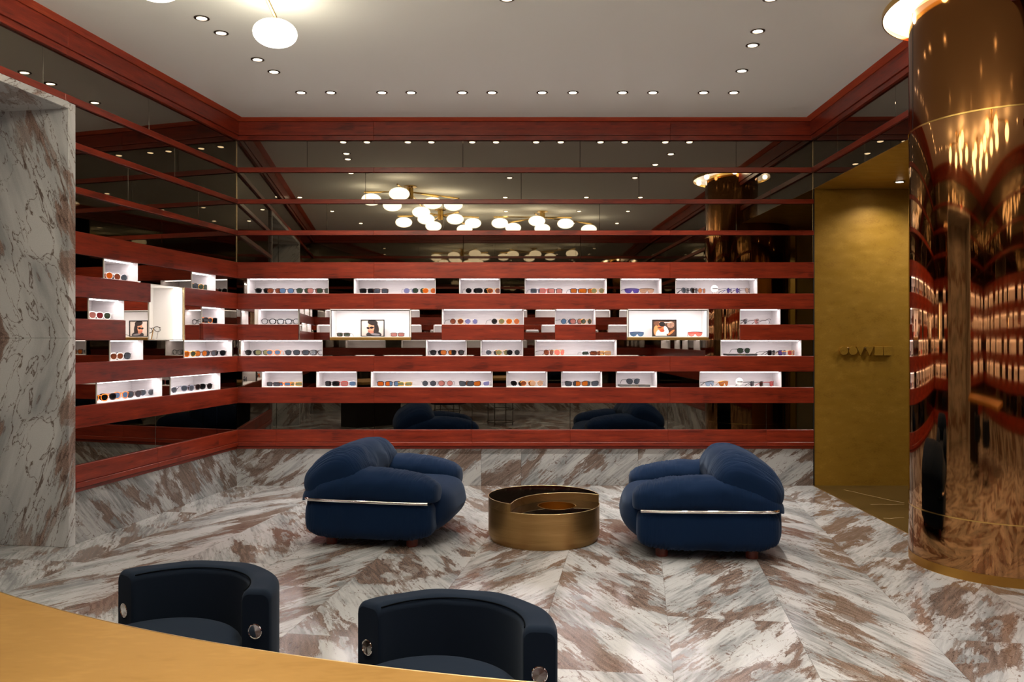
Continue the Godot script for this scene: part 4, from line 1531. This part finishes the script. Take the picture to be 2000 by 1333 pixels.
# ---------------------------------------------------------------- copper column and its light cove
func build_column() -> void:
	var at := Vector3(3.047, 0, -5.0875)
	var R := 0.527
	var o := thing("column", "round polished copper column standing beside the brass passage", "column", Transform3D(Basis(), at))
	part("plinth", Geo.new().lathe([Vector2(0, 0), Vector2(R, 0), Vector2(R, 0.056), Vector2(0, 0.056)], 128), M.copper_plinth, o)
	part("base_drum", Geo.new().lathe([Vector2(0, 0.057), Vector2(R, 0.057), Vector2(R, 0.350), Vector2(0, 0.350)], 160), M.copper_mirror, o)
	part("joint_ring", Geo.new().lathe([Vector2(0, 0.350), Vector2(R + 0.002, 0.350), Vector2(R + 0.002, 0.357), Vector2(0, 0.357)], 128), M.brass, o)
	part("shaft", Geo.new().lathe([Vector2(0, 0.357), Vector2(R, 0.357), Vector2(R, 2.716), Vector2(0, 2.716)], 160), M.copper_mirror, o)
	part("joint_ring", Geo.new().lathe([Vector2(0, 2.716), Vector2(R + 0.003, 2.716), Vector2(R + 0.003, 2.725), Vector2(0, 2.725)], 128), M.brass, o)
	part("upper_drum", Geo.new().lathe([Vector2(0, 2.725), Vector2(R, 2.725), Vector2(R, 3.465), Vector2(0, 3.465)], 160), M.copper_satin, o)
	part("neck", Geo.new().lathe([Vector2(0, 3.465), Vector2(R - 0.03, 3.465), Vector2(R - 0.03, CEIL), Vector2(0, CEIL)], 96), M.brass, o)
	for an in [3.28, 5.37]:
		part("panel_seam", Geo.new().tube([Vector3(cos(an) * R, 0.06, sin(an) * R), Vector3(cos(an) * R, 0.348, sin(an) * R)], 0.0016, 6), M.black_gap, o)
		part("panel_seam", Geo.new().tube([Vector3(cos(an) * R, 2.728, sin(an) * R), Vector3(cos(an) * R, 3.46, sin(an) * R)], 0.0016, 6), M.black_gap, o)
	var c := thing("cove_light", "round brass rimmed glowing cove in the ceiling around the column", "light", Transform3D(Basis(), at + Vector3(0, CEIL, 0)))
	part("glow_disc", Geo.new().lathe([Vector2(R - 0.03, -0.002), Vector2(0.677, -0.002), Vector2(0.677, -0.006), Vector2(R - 0.03, -0.006), Vector2(R - 0.03, -0.002)], 96, Vector3.ZERO, 0.6, 1.88, 4.40), M.cove_glow, c)
	part("brass_rim", Geo.new().lathe([Vector2(0.677, 0.0), Vector2(0.684, 0.0), Vector2(0.684, -0.034), Vector2(0.677, -0.034), Vector2(0.677, 0.0)], 96, Vector3.ZERO, 0.6, 1.88, 4.40), M.brass, c)
	for k in 4:
		var an := 2.1 + 2.1 * k / 3.0
		var l := OmniLight3D.new()
		l.name = "cove_lamp"
		l.light_energy = 0.03
		l.light_color = Color(1.0, 0.93, 0.82)
		l.light_size = 0.03
		l.omni_range = 9.0
		l.omni_attenuation = 2.0
		l.shadow_enabled = true
		l.position = Vector3(cos(an) * 0.61, -0.04, sin(an) * 0.61)
		c.add_child(l, true)

# ---------------------------------------------------------------- chandeliers and downlights
func build_chandeliers() -> void:
	var sets := [
		[Vector3(-1.40, 3.40, -4.45), [[-1.466, 3.298, -5.07], [-1.935, 3.33, -4.45], [-1.72, 3.33, -3.95], [-1.12, 3.33, -4.15], [-0.84, 3.33, -4.0], [-1.36, 3.31, -3.45]], "brass six globe ceiling light nearest the armchairs"],
		[Vector3(-1.16, 3.40, -2.45), [[-1.36, 3.31, -2.75], [-1.76, 3.31, -2.40], [-1.32, 3.31, -1.95], [-0.90, 3.31, -2.75], [-0.64, 3.31, -2.30], [-0.82, 3.31, -1.55]], "brass six globe ceiling light above the left tub chair"],
		[Vector3(0.50, 3.40, -2.25), [[-0.20, 3.31, -2.30], [0.02, 3.31, -1.75], [0.40, 3.31, -2.55], [0.52, 3.31, -1.65], [0.88, 3.31, -2.25], [1.33, 3.31, -1.55]], "brass six globe ceiling light right of the desk"]]
	var gg := Geo.new()
	var prof := []
	for k in 25:
		var a := -PI / 2.0 + PI * k / 24.0
		prof.append(Vector2(0.134 * pow(cos(a), 0.92) if k > 0 and k < 24 else 0.0, sin(a) * 0.080))
	gg.lathe(prof, 40, Vector3.ZERO, 9.0)
	var gmesh_ := gg.mesh()
	for s in sets:
		var hub: Vector3 = s[0]
		var o := thing("chandelier", s[2], "light", Transform3D(Basis(), hub), "brass globe ceiling lights")
		part("canopy", Geo.new().lathe([Vector2(0, CEIL - hub.y), Vector2(0.09, CEIL - hub.y), Vector2(0.09, CEIL - hub.y - 0.012), Vector2(0, CEIL - hub.y - 0.012)], 40), M.brass, o)
		for k in 6:
			var an := TAU * k / 6.0
			part("hub_tube", Geo.new().lathe([Vector2(0, -0.06), Vector2(0.013, -0.06), Vector2(0.013, 0.095), Vector2(0, 0.095)], 14, Vector3(cos(an) * 0.03, 0, sin(an) * 0.03)), M.brass, o)
		for q in s[1]:
			var p := Vector3(q[0], q[1], q[2]) - hub
			var flat := Vector3(p.x, 0, p.z)
			var dirv := flat.normalized()
			var ay: float = p.y + 0.080 + 0.024
			var arm := []
			arm.append(dirv * 0.02 + Vector3(0, ay, 0))
			arm.append(flat * 0.5 + Vector3(0, ay, 0))
			arm.append(flat + dirv * 0.10 + Vector3(0, ay, 0))
			var ar := part("arm", Geo.new().tube(arm, 0.011, 10), M.brass, o)
			part("stem", Geo.new().tube([flat + Vector3(0, ay, 0), flat + Vector3(0, p.y + 0.072, 0)], 0.005, 8), M.brass, ar)
			var gb := part("glass_globe", gmesh_, M.globe_glow, ar, Transform3D(Basis(), p))
			var l := OmniLight3D.new()
			l.name = "globe_bulb"
			l.light_energy = 0.06
			l.light_color = Color(1.0, 0.92, 0.78)
			l.light_size = 0.07
			l.omni_range = 12.0
			l.omni_attenuation = 2.0
			l.shadow_enabled = true
			gb.add_child(l, true)

func downlight(px: float, py: float, label: String, group: String, aim := Vector3.ZERO, h := CEIL, e := -1.0, cone := 0.0) -> void:
	var d := F * (h - EYE) / (HORIZON - py)
	downlight_at(Vector3((px - 1000.0) * d / F, h, -d), label, group, aim, e, cone)

func downlight_at(p: Vector3, label: String, group: String, aim := Vector3.ZERO, e := -1.0, cone := 0.0) -> void:
	var o := thing("downlight", label, "light", Transform3D(Basis(), p), group)
	part("trim_ring", Geo.new().lathe([Vector2(0.036, -0.001), Vector2(0.049, -0.001), Vector2(0.049, -0.004), Vector2(0.036, -0.006), Vector2(0.036, -0.001)], 32), M.steel_dark, o)
	part("dark_throat", Geo.new().lathe([Vector2(0, -0.0005), Vector2(0.0375, -0.0005), Vector2(0.0375, -0.0015), Vector2(0, -0.0015)], 28), M.trim_black, o)
	var t := Basis(Vector3(1, 0, 0), 0.12)
	part("lamp_lens", Geo.new().lathe([Vector2(0, -0.004), Vector2(0.033, -0.004), Vector2(0.031, -0.0075), Vector2(0, -0.009)], 28), M.lens_glow, o, Transform3D(t, Vector3(0, 0.001, 0)))
	var l := SpotLight3D.new()
	l.name = "spot_lamp"
	l.light_energy = SPOT if e < 0.0 else e
	l.light_color = Color(1.0, 0.965, 0.915)
	l.spot_angle = cone if cone > 0.0 else 43.0 if aim != Vector3.ZERO else 35.0
	l.spot_angle_attenuation = 0.9
	l.light_size = 0.03
	l.spot_range = 14.0
	l.spot_attenuation = 2.0
	l.shadow_enabled = true
	l.position = Vector3(0, -0.016, 0)
	o.add_child(l, true)
	var to := aim if aim != Vector3.ZERO else p + Vector3(0, -3, 0)
	l.look_at_from_position(l.global_position, to, Vector3(0, 0, -1) if absf((to - p).normalized().y) > 0.9 else Vector3.UP)

const SPOT := 2.65

func build_downlights() -> void:
	var k := 0
	for px in [588.0, 646.0, 746.0, 803.0, 903.0, 961.0, 1059.0, 1119.0, 1216.0, 1275.0, 1374.0, 1433.0]:
		downlight(px, 180.5, "recessed downlight, %s from the left in the row along the back wall" % ["first", "second", "third", "fourth", "fifth", "sixth", "seventh", "eighth", "ninth", "tenth", "eleventh", "twelfth"][k], "recessed downlights", Vector3((px - 1000.0) * 6.97 / F, 0.4, -7.5), CEIL, 1.7)
		k += 1
	for q in [[394.0, 35.0, "recessed downlight nearest the left cornice, the starry one"], [432.0, 64.0, "recessed downlight beside the starry one, left of the globe"], [503.0, 116.0, "recessed downlight below the hanging globe, upper of the pair"], [535.0, 140.0, "recessed downlight below the hanging globe, lower of the pair"],
			[1480.0, 60.5, "recessed downlight at right, topmost of the three before the column"], [1470.0, 88.0, "recessed downlight at right, middle of the three before the column"], [1449.0, 138.0, "recessed downlight at right, lowest of the three before the column"],
			[990.0, -3.0, "recessed downlight cut by the frame at the top middle"], [1505.0, -3.0, "recessed downlight cut by the frame at the top right"]]:
		downlight(q[0], q[1], q[2], "recessed downlights", Vector3.ZERO, CEIL, 0.9 if q[0] < 600 else -1.0)
	for i in 3:
		for j in 4:
			var z: float = [-3.6, -2.3, -0.9][i]
			var x: float = [-2.6, -0.1, 1.1, 1.9][j]
			downlight_at(Vector3(x + 0.15 * z * (1.0 if x < -2 else 0.0), CEIL, z), "recessed downlight mirrored above the desk side, %s across in the %s row" % [ORD[j], ORD[i]], "downlights seen in the mirrors", Vector3.ZERO, 3.8)
	downlight(1757.0, 355.0, "recessed downlight in the brass soffit of the passage", "", Vector3(3.35, 0.6, -7.7), 2.844, 1.3, 66.0)
	for x in [4.7, 5.9]:  # extra spots out of view, added to brighten the brass wall
		downlight_at(Vector3(x, 2.844, -7.1), "added unseen downlight that brightens the brass passage, %s one" % ("nearer" if x < 5.0 else "farther"), "", Vector3(x - 0.6, 0.6, -7.7), 2.6, 66.0)

# ---------------------------------------------------------------- raised shapes on the brass wall
func build_emblem() -> void:
	var o := thing("wall_emblem", "raised brass emblem of linked circles, triangles and squares on the passage wall", "sign", Transform3D(Basis(), Vector3(0, 0, -D)))
	var pt := func(px: float, py: float) -> Vector2:
		return Vector2((px - 1000.0) / PPM, Y(py))
	var T := Transform3D()
	var dz := 0.028
	for c in [[1646.4, 685.5], [1664.1, 685.5]]:
		var p := PackedVector2Array()
		for k in 48:
			p.append(pt.call(c[0], c[1]) + Vector2(cos(TAU * k / 48.0), sin(TAU * k / 48.0)) * 0.0395)
		part("disc", Geo.new().prism(p, T, 0.0, dz), M.brass_wall, o)
	for q in [[1653.4, 679.0, 1657.0, 681.2], [1684.0, 679.2, 1690.0, 681.0]]:
		var a: Vector2 = pt.call(q[0], q[3])
		var b: Vector2 = pt.call(q[2], q[1])
		part("bridge", bx(a.x, a.y, 0.0, b.x, b.y, dz, 0.001), M.brass_edge, o)
	for q in [[1670.7, 1686.6, 1678.8], [1687.4, 1704.4, 1696.2]]:
		part("triangle", Geo.new().prism(PackedVector2Array([pt.call(q[0], 677.4), pt.call(q[2], 695.0), pt.call(q[1], 677.4)]), T, 0.0, dz), M.brass_wall, o)
	for q in [[1705.8, 1722.2], [1723.4, 1739.4]]:
		var a: Vector2 = pt.call(q[0], 694.6)
		var b: Vector2 = pt.call(q[1], 677.4)
		part("square", bx(a.x, a.y, 0.0, b.x, b.y, dz, 0.001), M.brass_wall, o)

func build_glass() -> void:
	var o := thing("glass_partition", "clear green edged glass pane standing in the passage behind the column", "partition", Transform3D(Basis(), Vector3(3.66, 0, -5.2)))
	part("pane", bx(0.0, 0.0, -0.006, 1.3, 2.8, 0.006, 0.001), M.pane, o)
	part("pane_edge", bx(-0.002, 0.0, -0.006, 0.0, 2.8, 0.006, 0.0), M.pane_edge, o)
	part("post", bx(-0.10, 0.0, -0.03, -0.03, 2.8, 0.03, 0.004), M.chrome, o)
